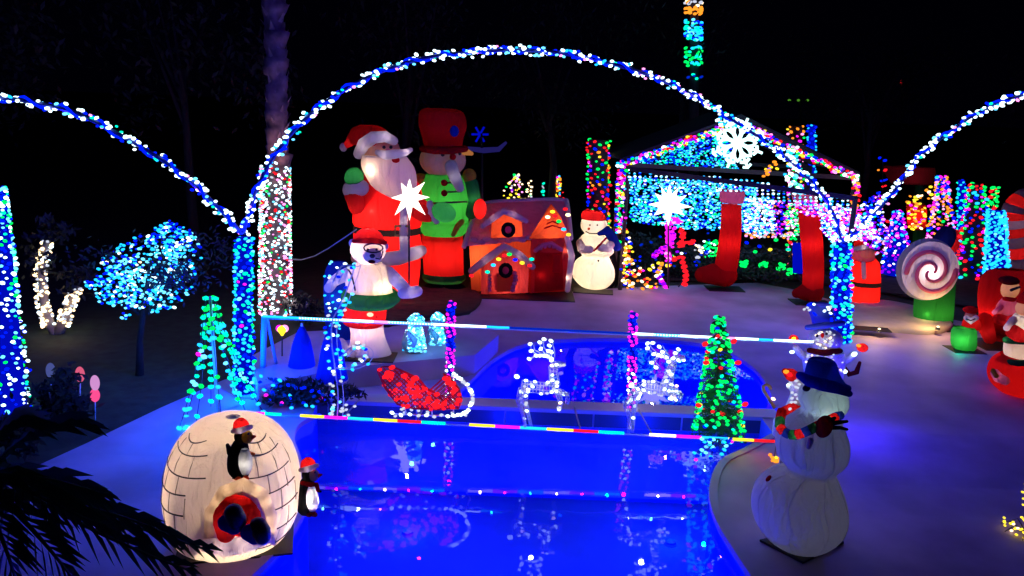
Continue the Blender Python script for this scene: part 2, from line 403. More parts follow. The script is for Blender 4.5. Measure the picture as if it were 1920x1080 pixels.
# the pool's own lamps: round fittings on the near and side walls, below the water
def pool_light(x, y, z, pw, label, col=(0, .006, 1)):
    t = link('pool_light', None, None, (x, y, z)); tag(t, label, 'pool light')
    mb = MB(); mb.rings([((0, 0, -.02), .08, .08), ((0, 0, .02), .07, .07)], 16); mb.build('fitting', pbr('blue_fitting', (.1, .25, .7), .6), t)
    lamp(t, (0, 0, .25), col, pw, .03)
for x, y, z, pw, lb in [(-2.2, 7.6, -1.27, 110, 'round blue underwater lamp in the pool floor in front of the igloo'), (0, 8.3, -1.27, 260, 'round blue underwater lamp in the middle of the front pool floor'),
                     (2.4, 8.3, -1.27, 220, 'round blue underwater lamp in the pool floor near the large snowman'), (-1.3, 9.9, -1.27, 90, 'round blue underwater lamp close to the divider wall, left half'), (2.3, 9.9, -1.27, 90, 'round blue underwater lamp close to the divider wall, right half'), (.8, 5.5, -1.27, 40, 'round blue underwater lamp at the near end of the front pool')]:
    pool_light(x, y, z, pw, lb)
for x, y, pw, lb in [(.9, 12.0, 180, 'round blue underwater lamp in the back pool floor, left end'), (3.2, 12.2, 180, 'round blue underwater lamp in the back pool floor, right end')]:
    pool_light(x, y, -1.07, pw, lb)

# ================================================================== DARK PLANTING BEHIND
M_bark = pbr('palm_bark', (.22, .19, .17), .9, noise=.3, nscale=7, bump=.8)
M_dkbark = pbr('dark_bark', (.02, .016, .016), .9, noise=.4, nscale=7, bump=.8)
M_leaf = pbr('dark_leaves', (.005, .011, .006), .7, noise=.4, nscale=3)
def leaf_cloud(n, rx, ry, rz, c, s, seed):
    r = random.Random(seed); mb = MB(); clumps = [(r.gauss(0, .5), r.gauss(0, .5), r.gauss(0, .5)) for _ in range(14)]
    for _ in range(n):
        q = r.choice(clumps); p = Vector((q[0] * rx + r.gauss(0, .22) * rx, q[1] * ry + r.gauss(0, .22) * ry, q[2] * rz + r.gauss(0, .2) * rz)) + Vector(c)
        a = Vector((r.uniform(-1, 1), r.uniform(-1, 1), r.uniform(-1, 1))).normalized() * s; b = a.orthogonal().normalized() * s * .35
        mb.add([p - a, p + b, p + a, p - b], [(0, 1, 2, 3)])
    return mb
def dark_tree(x, y, h, wd, label, seed, src=None):
    t = link('broadleaf_tree', None, None, (x, y, HT(x, y))); tag(t, label, 'tree', 'dark trees behind the display')
    r = random.Random(seed); mb = MB(); top = Vector((r.uniform(-.4, .4), 0, h * .62))
    mb.tube([(0, 0, -.1), (r.uniform(-.1, .1), 0, h * .3), top], [.16, .12, .07], 8)
    for i in range(5):
        a = r.uniform(0, 6.28); mb.tube([top * r.uniform(.5, .95), top + Vector((math.cos(a) * wd * .5, math.sin(a) * wd * .5, h * .2))], [.06, .02], 6)
    mb.build('trunk', M_dkbark, t)
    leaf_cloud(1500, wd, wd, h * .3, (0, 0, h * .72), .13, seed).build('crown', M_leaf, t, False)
for i, (x, y, h, wd, lb) in enumerate([(-13, 19, 7, 1.8, 'dark leafy tree at the far left behind the white-lit forked trunk'), (-8.5, 21, 8, 2.0, 'dark leafy tree behind the blue-lit tree'),
        (-3.4, 25, 9, 2.2, 'tall dark tree behind the giant inflatable santa'), (1.2, 27, 8, 2.3, 'dark tree behind the gingerbread house roof'), (6, 30, 9, 2.5, 'dark tree behind the lit pavilion roof'),
        (13, 30, 8, 2.4, 'dark tree behind the coloured light columns'), (18, 27, 7, 2.2, 'dark tree at the far right behind the striped candy cane')]):
    dark_tree(x, y, h, wd, lb, 40 + i)
def shrub(px, py, wpx, hpx, label, seed, n=500, s=.07):
    t = T('leafy_shrub', label, 'shrub', px, py, group='shrubs on the dark lawn and beds'); k = t.k
    leaf_cloud(n, wpx * k * .6, wpx * k * .5, hpx * k * .35, (0, 0, hpx * k * .45), s, seed).build('foliage', M_leaf, t.root, False)
    mb = MB()
    for i in range(5): mb.tube([(0, 0, 0), (R_.uniform(-.3, .3) * wpx * k, R_.uniform(-.2, .2), hpx * k * .7)], [.02, .008], 5)
    mb.build('stem', M_bark, t.root); return t
shrub(105, 800, 90, 110, 'leafy shrub on the lawn beside the left cone of lights', 60, 900)
shrub(40, 850, 70, 90, 'low leafy shrub at the left edge just above the palm fronds', 61, 600)
shrub(565, 610, 60, 70, 'green shrub behind the blue cones beside the palm trunk', 62)
shrub(300, 560, 110, 100, 'dark shrub behind the blue-lit tree', 63, 700)
shrub(590, 790, 90, 60, 'low garland bush with scattered blue lights at the pool corner', 65, 700, .05) if False else None

# tall bare palm trunk (left) and its crown above the frame
LEAN = .03
def palm(name_lb, px, py, top_px, wpx, Y, crown_z, z0=None):
    t = T('palm_tree', name_lb, 'palm tree', px, py, Y=Y); t.root.location.z = HT(t.o.x, t.o.y); t.o = t.root.location.copy()
    k = t.k; r = wpx * k / 2; mb = MB(); rows = []; h = crown_z; n = int(h / .16)
    for i in range(n):
        z = h * i / n; w1 = r * (1 + .25 * math.exp(-z * 1.5)) * (1.06 - .12 * z / h)
        w1 *= R_.uniform(.86, 1.1); jx = .06 * math.sin(z * .6) + R_.uniform(-.03, .03)
        rows += [((jx, 0, z), w1, w1), ((jx + R_.uniform(-.02, .02), 0, z + .13), w1 * R_.uniform(1.04, 1.16), w1 * 1.08)]
    mb.rings([((c[0] + c[2] * LEAN, 0, c[2]), a, b) for c, a, b in rows], 18); mb.build('trunk', pbr('palm_bark_dark', (.13, .08, .07), .9, noise=.85, nscale=3.5, bump=1), t.root)
    q = .05; lb = bpy.data.meshes.new('leaf_base')   # old leaf bases standing off the trunk, one shared wedge
    lb.from_pydata([(0, -q, 0), (0, q, 0), (0, 0, -.05), (r * .5, 0, .14)], [], [(0, 1, 3), (1, 2, 3), (2, 0, 3), (0, 2, 1)]); lb.materials.append(pbr('palm_boot', (.2, .13, .11), .9, noise=.6, nscale=6))
    for i in range(150):
        z = h * i / 150 + .1; a = i * 2.39; o = link('leaf_base', lb, t.root, (z * LEAN + .06 * math.sin(z * .6) + math.cos(a) * r * .85, math.sin(a) * r * .85, z)); o.rotation_euler = (0, R_.uniform(-.5, .1), a); s_ = R_.uniform(.8, 1.3); o.scale = (s_, s_, s_)
    for i in range(14):
        a = i * 2.4; L = 2.3; fr = MB(); P = []
        for q in range(9):
            u = q / 8; P.append(Vector((h * LEAN + math.cos(a) * L * u, math.sin(a) * L * u, h + .9 * math.sin(u * 2.6) * (.9 if i % 2 else .4) - u * u * .9)))
        fr.tube(P, [.03 * (1 - .8 * q / 8) for q in range(9)], 5)
        for q in range(1, 9):
            for s in (-1, 1):
                for d in (0, .5):
                    c = P[q] * (1 - d) + P[q - 1] * d; sd = Vector((-math.sin(a), math.cos(a), 0)) * s; e = c + sd * .55 + Vector((math.cos(a) * .3, math.sin(a) * .3, -.25)); wv = Vector((math.cos(a), math.sin(a), 0)) * .03
                    fr.add([c - wv, c + wv, e], [(0, 1, 2)])
        fr.build('frond', M_leaf, t.root, False)
    return t
palmA = palm('tall rough palm trunk rising out of the white and red lights', 516, 590, 30, 38, G(516, 590, ZB).y, 8.6)
lamp(palmA.root, (.7, -1.2, 3.2), (.35, .2, 1), 6, .03) if False else None
# ================================================================== ARCHES AND POSTS
L0 = GH(457, 738); R0_ = GH(1578, 640)
BLUECOL = (.0, .03, 1)
def arch(label, pix, A, B, n, lim=300, lamps=5, lampw=70, fat=1):
    P = smooth_open([PLN(x, y, A, B) for x, y in pix], 6)
    t = link('light_arch', None, None, (P[0].x, P[0].y, P[0].z)); tag(t, label, 'light arch')
    P = [q - t.location for q in P]; mb = MB(); mb.tube(P, .03, 8); mb.build('frame', pbr('blue_tube', (.02, .04, .3), .4), t)  # tube tinted blue to carry the glow around the bulbs
    mb = MB(); core = []
    for i, q in enumerate(P):   # glowing blue coil round the tube imitates the halo between bulbs
        pass
    cum = [0]
    for i in range(1, len(P)): cum.append(cum[-1] + (P[i] - P[i - 1]).length)
    def at(s):
        for i in range(1, len(P)):
            if cum[i] >= s or i == len(P) - 1:
                u = (s - cum[i - 1]) / max(1e-6, cum[i] - cum[i - 1]); return P[i - 1].lerp(P[i], u), (P[i] - P[i - 1]).normalized()
    wind = []; nn = int(cum[-1] * 14)
    for i in range(nn):
        c, d = at(cum[-1] * i / nn); u = Vector((0, 1, 0)); v = d.cross(u); a = i * .9; wind.append(c + (u * math.cos(a) + v * math.sin(a)) * .05)
    mb.tube(wind, .02, 5); mb.build('rope_light', LED['blue'], t)  # emissive coil stands in for the string's blue halo
    bs = []
    for i in range(n):
        c, d = at(cum[-1] * (i + R_.random()) / n); u = Vector((0, 1, 0)); v = d.cross(u); a = R_.uniform(0, 6.28); rr = R_.uniform(.03, .085)
        col = pick(white=64, ice=10, blue=14, pink=5, teal=6, cyan=6)  # blue bulbs also imitate the halo around the white ones
        bs.append((c + (u * math.cos(a) + v * math.sin(a)) * rr, col, fat * R_.uniform(.022, .033) * (1.05 if col == 'white' else .9)))
    bulbs(bs, t, lim)
    for i in range(lamps):
        c, d = at(cum[-1] * (i + .5) / lamps); lamp(t, c + Vector((0, 0, -.1)), (.05, .012, 1), lampw, .03)
    return t
arch('largest arch of white and blue lights spanning the pool', [(456, 440), (466, 400), (500, 315), (560, 235), (640, 172), (720, 132), (800, 108), (880, 98), (960, 94), (1040, 98), (1120, 113), (1200, 135), (1280, 168), (1350, 210), (1420, 255), (1480, 300), (1530, 350), (1565, 405), (1578, 458)], L0, R0_, 470, lamps=7)
LL = Vector((-13, 10.4, 0)); RR = Vector((14, 14.0, 0))
arch('left light arch running out of the left edge of the picture', [(454, 440), (436, 418), (400, 380), (340, 325), (280, 285), (220, 250), (150, 215), (80, 195), (0, 184), (-100, 190), (-220, 225), (-340, 300), (-430, 420)], L0, LL, 260, lamps=4)
arch('right light arch running out of the right edge of the picture', [(1582, 458), (1612, 425), (1650, 390), (1690, 340), (1720, 298), (1770, 255), (1840, 208), (1920, 178), (2020, 170), (2130, 190), (2240, 260), (2320, 370)], R0_, RR, 330, lamps=3, fat=1.25)
def column(name, label, cat, px, py, top, wb, wt, n, cols, r, core=None, lim=300, Y=None, z=None, group=None, lean=0, hub=None, open_=False, gaps=0, rlo=.8):
    """bulbs wound round an upright core; cols: dict colour->weight"""
    n = int(n * .8)
    t = T(name, label, cat, px, py, z=z, Y=Y, group=group); k = t.k
    a = t.p(px, py); b = t.p(px + lean, top); h = b.z - a.z
    if core:
        mb = MB(); mb.rings([(a.lerp(b, q / 6), (wb + (wt - wb) * q / 6) * k * .5 * .82, (wb + (wt - wb) * q / 6) * k * .5 * .82) for q in range(7)], 14)
        mb.build('trunk' if core is M_bark else 'core', core, t.root)  # blue emissive cores stand in for the glow between bulbs
    else:
        mb = MB(); mb.tube([a, b], [.02, .012], 6); mb.build('pole', M_wire, t.root)
    bs = []
    for i in range(n):
        u = (i + R_.random()) / n if not open_ else R_.random() ** .8
        u = min(1, u); w2 = (wb + (wt - wb) * u) * k * .5; ang = i * 2.399 + R_.uniform(-.3, .3)
        if gaps and math.sin(u * gaps) < -.55: continue
        c = a.lerp(b, u); rr = w2 * R_.uniform(rlo, 1.05); bs.append((c + Vector((math.cos(ang) * rr, math.sin(ang) * rr, 0)), pick(**cols), .84 * r * k * R_.uniform(.65, 1.25)))
    bulbs(bs, t.root, lim); return t
pl = column('light_post', 'blue wrapped post of lights where the left and the largest arch meet', 'light post', 457, 738, 445, 40, 30, 400, dict(cyan=4, blue=4, ice=1, teal=2.4, green=.5, magenta=.2), 4.2, LED['deepblue'], z=None)
for yy, pw in ((470, 22), (560, 26), (650, 30), (715, 34)): lamp(pl.root, pl.p(457, yy, -.32), (.0, .045, 1), pw * 2.2, .03)
pr = column('light_post', 'blue and cyan wrapped post behind the snowman with the lit top hat', 'light post', 1578, 640, 455, 36, 34, 300, dict(cyan=4, blue=4, ice=1, teal=1.5, green=.8, magenta=.6), 4.4, LED['deepblue'])
for yy, pw in ((480, 12), (570, 16)): lamp(pr.root, pr.p(1578, yy, -.35), (.0, .06, 1), pw, .03)
cl = column('light_cone', 'tall cone of white, green and blue lights cut by the left edge', 'light cone', 4, 790, 350, 105, 14, 620, dict(white=4, ice=3, blue=4, teal=1.6, green=2), 4.3, LED['deepblue'])
lamp(cl.root, cl.p(30, 600, -.7), (.03, .1, 1), 20, .03)
st = column('light_string', 'dense white and red light string wound round the palm trunk', 'light string', 516, 588, 312, 58, 50, 1150, dict(white=6, pink=1.6, red=2.6, dimwhite=1, ice=1.5, green=.8), 2.9, None, Y=G(516, 590, ZB).y - .02, rlo=.97)
lamp(st.root, st.p(540, 560, -.9), (1, .7, .8), 6, .03)
lamp(st.root, st.p(516, 300, -.7), (1, .55, .5), 16, .03)

# forked trunk with white lights, far left
t = T('forked_tree', 'forked low tree trunk at the far left', 'tree', 108, 625); mb = MB()
for pts in ([(108, 628, 11), (92, 605, 9), (82, 560, 8), (78, 500, 7), (88, 450, 6)], [(108, 628, 11), (122, 595, 9), (135, 560, 8), (146, 538, 6)]):
    mb.tube([t.p(x, y) for x, y, r in pts], [r * t.k for x, y, r in pts], 8)
mb.build('trunk', M_bark, t.root)
mb = MB()
for (x, y) in ((88, 450), (146, 538), (78, 500)): q = leaf_cloud(150, .35, .35, .25, t.p(x, y - 12), .08, int(x)); mb.add(q.v, q.f)
mb.build('foliage', M_leaf, t.root, False)
t2 = T('light_string', 'warm white light string wrapping the forked trunk at the far left', 'light string', 108, 625, Y=t.Y - .01); bs = []
for pts, n in (([(92, 615, 12), (80, 570, 12), (75, 510, 11), (90, 450, 10)], 150), ([(118, 612, 12), (126, 580, 13), (146, 540, 11)], 90)):
    for i in range(n):
        u = i / n * (len(pts) - 1); j = int(u); u -= j; a, b = pts[j], pts[j + 1]; r = a[2] + (b[2] - a[2]) * u; an = R_.uniform(0, 6.28)
        bs.append((t2.p(a[0] + (b[0] - a[0]) * u + math.cos(an) * r, a[1] + (b[1] - a[1]) * u, math.sin(an) * r * t2.k), pick(warm=7, white=3, dimwhite=2), 2.9 * t2.k * R_.uniform(.8, 1.2)))
bulbs(bs, t2.root); lamp(t2.root, t2.p(112, 600, -.5), (1, .6, .35), 5, .03)

# blue-lit small tree
t = T('small_tree', 'small tree with a dark slim trunk carrying the blue lights', 'tree', 262, 703); mb = MB()
mb.tube([t.p(262, 706), t.p(262, 640), t.p(268, 590), t.p(280, 500)], [.07, .05, .045, .02], 8)
for x, y in ((180, 530), (215, 470), (315, 430), (360, 470), (355, 520), (230, 560)): mb.tube([t.p(267, 592), t.p((267 + x) / 2, (585 + y) / 2 + 6), t.p(x, y)], [.03, .02, .008], 5)
mb.build('trunk', M_dkbark, t.root); leaf_cloud(900, 1.0, .6, .5, t.p(278, 505), .05, 77).build('crown', M_leaf, t.root, False)
t2 = T('light_string', 'blue and cyan lights filling the crown of the small tree', 'light string', 262, 703, Y=t.Y); bs = []
lobes = [(320, 450, 45, 32, 9), (275, 500, 70, 60, 14), (340, 480, 38, 50, 9), (225, 505, 45, 35, 7), (215, 545, 48, 28, 7), (290, 565, 55, 20, 6), (250, 540, 60, 40, 9), (178, 530, 18, 14, .8), (350, 545, 25, 8, .8), (235, 590, 12, 8, .5), (318, 420, 10, 8, .5)]
for i in range(900):
    x, y, a, b, _ = R_.choices(lobes, [q[4] for q in lobes])[0]; g = R_.uniform(0, 6.28); q = R_.random() ** .5
    px, py = x + math.cos(g) * a * q, y + math.sin(g) * b * q; cen = 1 - min(1, math.hypot((px - 290) / 90, (py - 510) / 70))
    bs.append((t2.p(px, py, R_.uniform(-.6, .6) * q), R_.choices(['ice', 'cyan', 'blue', 'white', 'warm'], [2 + 4 * cen, 4, 3 - 2 * cen, .8 + cen, .06])[0], 2.8 * t2.k * R_.uniform(.75, 1.25)))
bulbs(bs, t2.root); lamp(t2.root, t2.p(270, 520, -.8), (.02, .25, 1), 12, .03)

# small pink solar lights on stakes
def stake(label, x, y, py0, cols):
    t = T('garden_stake_light', label, 'garden light', x, py0)
    t.tube('stake', [(x, py0, 1.5), (x, y + 12, 1.5)], M_pole, n=8, rnd=False); 
    t.ell('lamp_head', x, y, 8, 15, glow(cols[0], *cols[1])); 
    if len(cols) > 2: t.ell('lower_head', x, y + 23, 8.5, 13, glow(cols[2], *cols[3]))
    return t
stake('pink and white two-part garden light on a stake at the lawn edge', 178, 718, 792, ('pk1', ((.8, .35, .8), .8), 'pk2', ((1, .08, .3), 1.0)))
stake('small pink garden light half hidden in the leafy shrub', 150, 702, 770, ('pk3', ((1, .15, .3), .7)))
stake('pale blue garden light in the leafy shrub, left of the pink ones', 95, 695, 765, ('pk4', ((.15, .2, .7), .4)))

# cone tree made of strands hung on a pole, beside the left post
t = T('strand_tree', 'green and cyan cone of light strands behind the igloo', 'light tree', 412, 790); k = t.k
mb = MB(); mb.tube([t.p(410, 790), t.p(394, 556)], [.03, .02], 8); mb.build('pole', M_pole, t.root)
bs = []; nst = 9
for s in range(nst):
    a = 2 * PI * s / nst + .15; top = t.p(394, 560); foot = Vector((math.cos(a) * 80 * k + (422 - 412) * k, math.sin(a) * 80 * k, -.0)); wire = []
    for i in range(15):
        u = i / 14; q = top.lerp(foot, u); fl = .55 + .45 * u ** 1.2
        rr = Vector((math.cos(a), math.sin(a), 0)) * (9 * k * (1 - u)); q = Vector((top.x + (foot.x - top.x) * (u * fl), top.y + (foot.y - top.y) * (u * fl), q.z)) + rr; wire.append(q)
        if (i > 0 or s % 2 == 0) and R_.random() < .8: bs.append((q, R_.choices(['teal', 'cyan', 'ice', 'green', 'yellow', 'magenta'], [4, 1 + 5 * u, 1, 4 * (1 - u) ** 1.2, .5 * (1 - u) ** 3, .2])[0], 5.2 * k * R_.uniform(.85, 1.1)))
    mb = MB(); mb.tube(wire, .006, 4); mb.build('wire', M_wire, t.root)
bulbs(bs, t.root); lamp(t.root, t.p(400, 700, -.55), (.0, .08, 1), 70, .03); lamp(t.root, t.p(350, 800, -.2), (.0, .07, 1), 26, .03)
for x, y, wd, lb in ((566, 708, 60, 'left of two deep blue fabric cones behind the rope light rail'), (622, 714, 62, 'right of two deep blue fabric cones, in front of the polar bear')):
    t = T('fabric_cone_tree', lb, 'cone tree', x, y, z=.5 if x > 600 else .3); rows = [(612, x - 4, x + 4), (640, x - 16, x + 16), (680, x - 24, x + 24), (y, x - wd / 2, x + wd / 2)]
    t.loft('cone', rows, NY('blue', .6), 1, cap0=True, cap1=False)
    mb = MB(); [mb.tube([t.p(x, 606), t.p(x + 1, 620)], .02, 6)]; mb.build('tip', M_pole, t.root); lamp(t.root, t.p(x, 672), (.0, .02, 1), 9, .05)
    mb = MB(); c = t.p(x, y); mb.rings([((0, 0, .005), wd * .5 * t.k, wd * .5 * t.k), ((0, 0, .03), wd * .5 * t.k, wd * .5 * t.k)], 20); mb.build('base_ring', M_pole, t.root)
# garland bush at the pool corner with sparse blue lights
t = T('garland', 'dark leafy garland with sparse blue lights at the left pool corner', 'garland', 560, 762); leaf_cloud(1400, 75 * t.k, .2, .2, (-.05, 0, .18), .06, 88).build('foliage', M_leaf, t.root, False)
bs = []
for i in range(60): x = R_.uniform(480, 610); y = 725 + (x - 480) * .27 + R_.uniform(-25, 22); bs.append((t.p(x, y, R_.uniform(-.25, .1)), pick(blue=6, cyan=3, dimblue=3, magenta=.4, green=.4), 3.6 * t.k))
bulbs(bs, t.root); lamp(t.root, t.p(540, 730, -.4), (0, .05, 1), 10, .03)

# ================================================================== ROPE LIGHTS OVER THE DIVIDER
def rope(label, segs, line, Y, r, base_z, dotted=()):
    x0, x1 = segs[0][0], segs[-1][1]; yy = lambda x: line[1] + (x - line[0]) * line[2]
    o = W(x0, yy(x0), Y); t = link('rope_light', None, None, o); tag(t, label, 'rope light')
    mb = MB(); mb.tube([Vector((0, .03, -.03)), W(x1, yy(x1), Y) - o + Vector((0, .03, -.03))], .014, 8); mb.build('rail', pbr('bluish_pvc_rail', (.35, .4, .6), .4), t)
    for a, b, c in segs:
        if c is None: continue
        mb = MB(); A = W(a, yy(a), Y) - o; B = W(b, yy(b), Y) - o; mb.tube([A, B], r, 8); mb.build('light_segment', LED[c], t)
        n = int((b - a) / 5.2); mb = MB()
        for i in range(n): mb.ell(A.lerp(B, (i + .5) / n) + Vector((0, -r * .6, 0)), (r * .8, r * .8, r * .8), None, 6, 4)
        mb.build('led_row', LED['white' if c in ('white', 'ice') else {'yellow': 'yellow'}.get(c, c)], t)
        if b - a > 25: lamp(t, A.lerp(B, .5) + Vector((0, -.03, .0)), tuple(LED[c].node_tree.nodes['Emission'].inputs[0].default_value)[:3], .7, .02)
    return t
up = rope('upper rope light rail stretched at chest height above the divider', [(492, 560, 'cyan'), (560, 640, 'ice'), (640, 700, 'white'), (700, 728, 'pink'), (728, 812, 'ice'), (812, 912, 'white'), (912, 955, 'cyan'), (955, 1185, 'dimblue'), (1185, 1225, 'white'), (1225, 1275, 'ice'), (1275, 1345, 'white'), (1345, 1378, 'pink'), (1378, 1422, 'white'), (1422, 1450, 'cyan'), (1450, 1525, 'white')], (492, 593, .0465), 11.12, .016, 0)
lo = rope('lower rope light of coloured segments carrying the sleigh and reindeer', [(440, 455, 'magenta'), (455, 480, 'ice'), (480, 497, 'magenta'), (497, 527, 'teal'), (527, 563, None), (563, 608, 'yellow'), (608, 652, 'magenta'), (652, 700, 'cyan'), (700, 745, 'yellow'), (745, 790, 'red'), (790, 835, 'teal'), (835, 880, None), (880, 928, 'yellow'), (928, 975, 'magenta'), (975, 1025, 'cyan'), (1025, 1075, 'yellow'), (1075, 1122, 'red'), (1122, 1170, 'teal'), (1170, 1218, None), (1218, 1267, 'warm'), (1267, 1315, 'magenta'), (1315, 1365, 'cyan'), (1365, 1413, 'yellow'), (1413, 1457, 'red')], (563, 779, .0545), 9.86, .019, 0)
mb = MB()   # stays carrying the lower rail from the slab
for x in (640, 780, 985, 1090, 1225, 1400):
    a = W(x, 779 + (x - 563) * .0545, 9.86) - lo.location + Vector((0, .03, -.03)); b = Vector((a.x, 11.1 - lo.location.y, .17 - lo.location.z)); m1 = MB(); m1.tube([a, b], .012, 6); m1.build('stay', pbr('grey_stay', (.2, .2, .22), .5), lo)
for x, lean in ((496, 0), (500, 30)):
    a = W(x, 594, 11.14) - up.location; b = G(x + lean - 4, 722, .17) if lean == 0 else G(522, 700, .3); mb = MB(); mb.tube([a, b - up.location], .045 if lean == 0 else .025, 8)
    mb.build('support_leg', pbr('blue_white_tube', (.2, .45, .9), .4), up)
# striped light poles standing on the divider
for x, top, lb in ((846, 566, 'blue and magenta light pole behind the red sleigh'), (1187, 586, 'blue and magenta light pole between the two reindeer')):
    t = T('light_pole', lb, 'light pole', x - 3, 757 if x < 900 else 768, Y=11.17); h = 757 if x < 900 else 768; k = t.k
    mb = MB(); mb.tube([Vector((0, 0, 0)), t.p(x, top)], .045, 10); mb.build('tube', LED['deepblue'], t.root)
    bs = []; n = 26
    for i in range(n * 3):
        u = (i + .5) / (n * 3); y = h + (top - h) * u; c = ('white' if u < .42 and i % 2 else 'magenta') if (int(u * 9) % 3 != 2 or u < .4) else 'blue'
        if u > .9: c = 'blue' if u < .96 else 'magenta'
        a = i * 1.9; bs.append((t.p(x - 3 + 3 * u, y) + Vector((math.cos(a) * .05, math.sin(a) * .05, 0)), c, 3.6 * k))
    bulbs(bs, t.root); mb = MB(); mb.rings([((0, 0, 0), .12, .12), ((0, 0, .02), .12, .12)], 12); mb.build('base_plate', M_pole, t.root)
    lamp(t.root, t.p(x, 690, -.25), (.5, .0, 1), 3, .03)

# ================================================================== WIRE-FRAME FIGURES ON THE LOWER ROPE
M_mesh = pbr('silver_tinsel_wire', (.6, .6, .66), .45, .3)
def tinsel(mb, pts, r, n=9):
    """open cage of thin wires along a tapered limb"""
    P = [Vector(p) for p in pts]; rr = [q for q in r]
    m = []; 
    for i in range(len(P) - 1):
        L = max(2, int((P[i + 1] - P[i]).length / .035))
        for j in range(L): u = j / L; m.append((P[i].lerp(P[i + 1], u), rr[i] + (rr[i + 1] - rr[i]) * u, (P[i + 1] - P[i]).normalized()))
    m.append((P[-1], rr[-1], (P[-1] - P[-2]).normalized()))
    for c, q, d in m:
        u = d.orthogonal().normalized(); v = d.cross(u); mb.tube([c + (u * math.cos(2 * PI * i / n) + v * math.sin(2 * PI * i / n)) * q for i in range(n)], .0045, 3, closed=True)
    for i in range(n): mb.tube([c + (d.orthogonal().normalized() * math.cos(2 * PI * i / n) + d.cross(d.orthogonal().normalized()) * math.sin(2 * PI * i / n)) * q for c, q, d in m], .0045, 3)
def deer(label, bx, by, body, neck, head, legs, antl, tail, nb):
    t = T('reindeer_light', label, 'reindeer', bx, by, Y=9.88, group='wire reindeer on the lower rope light'); k = t.k
    def limb(name, pts, dy, seedn, dens=1.0, col='white', br=4.3):
        mb = MB(); P = [t.p(x, y, dy) for x, y, r in pts]; tinsel(mb, P, [r * k for x, y, r in pts], 8); o = mb.build(name, M_mesh, t.root); return o
    limb('body', body, 0, 0); limb('neck', neck, 0, 0); limb('head', head, 0, 0)
    for lg, dy in legs: limb('leg', lg, dy, 0)
    for dy, a in ((-.05, antl), (.06, antl)):
        mb = MB(); s = 0 if dy < 0 else 6
        for br in a: mb.tube([t.p(x + s, y - s * .4, dy) for x, y in br], .008, 5)
        mb.build('antler', M_mesh, t.root)
    bs = []
    for br in antl:
        for x, y in br: bs.append((t.p(x, y, -.06), 'white', 3.8 * k)); 
    for pts, n, spread in ((body, int(nb * .26), 1), (neck, int(nb * .13), 1), (head, 3, 1), *[(lg, 5, .7) for lg, _ in legs]):
        for i in range(n):
            u = R_.random() * (len(pts) - 1); j = min(int(u), len(pts) - 2); u -= j; a, b = pts[j], pts[j + 1]; r = (a[2] + (b[2] - a[2]) * u) * spread
            g = R_.uniform(0, 6.28); bs.append((t.p(a[0] + (b[0] - a[0]) * u + math.cos(g) * r * .5, a[1] + (b[1] - a[1]) * u + math.sin(g) * r, -r * k * abs(math.cos(g)) - .01), pick(white=6, dimwhite=5, warm=.6), 3.3 * k))
    bs.append((t.p(*tail), 'white', 5 * k)); bulbs(bs, t.root); lamp(t.root, t.p((body[0][0] + body[-1][0]) / 2, body[0][1] - 15, -.3), (.8, .8, 1), 5, .03)  # added lamp in front brightens the wire mesh
deer('silver wire reindeer with its head up, left of the striped pole', 986, 802,
     [(978, 724, 12), (1000, 726, 11), (1025, 728, 11), (1046, 726, 12)], [(1040, 722, 10), (1038, 700, 8), (1037, 686, 8)], [(1036, 685, 8), (1048, 683, 6), (1060, 683, 3)],
     [([(980, 730, 8), (972, 750, 5), (979, 772, 3), (985, 800, 2.5)], -.12), ([(984, 732, 8), (984, 752, 5), (990, 775, 3), (996, 800, 2.5)], .12), ([(1046, 735, 6), (1064, 737, 4), (1064, 757, 3)], -.12), ([(1046, 736, 6), (1052, 756, 4), (1046, 770, 3)], .12)],
     [[(1034, 676), (1020, 667), (1005, 667), (992, 673)], [(1012, 667), (996, 658), (994, 645)], [(1026, 668), (1014, 654), (1012, 642), (1020, 636)], [(1034, 672), (1034, 660), (1030, 648), (1033, 639)], [(1020, 667), (1028, 658)]], (969, 706), 60)
deer('silver wire reindeer leaping with its hind legs low, right of the striped pole', 1178, 812,
     [(1192, 732, 9), (1208, 724, 11), (1235, 728, 12), (1268, 734, 11)], [(1250, 724, 12), (1256, 700, 8), (1262, 682, 7)], [(1258, 678, 7), (1270, 673, 6), (1284, 671, 4)],
     [([(1192, 732, 8), (1174, 760, 5), (1180, 785, 3), (1178, 810, 2.5)], -.12), ([(1200, 732, 8), (1190, 756, 5), (1188, 776, 3), (1186, 810, 2.5)], .12), ([(1262, 738, 6), (1278, 738, 4), (1274, 752, 3)], -.12), ([(1262, 740, 6), (1256, 748, 4), (1268, 752, 3)], .12)],
     [[(1254, 678), (1240, 668), (1226, 664), (1214, 653)], [(1214, 653), (1214, 644), (1224, 643)], [(1234, 666), (1222, 680), (1230, 689)], [(1250, 670), (1242, 660), (1236, 650)], [(1262, 672), (1266, 662), (1272, 655)]], (1184, 722), 74)
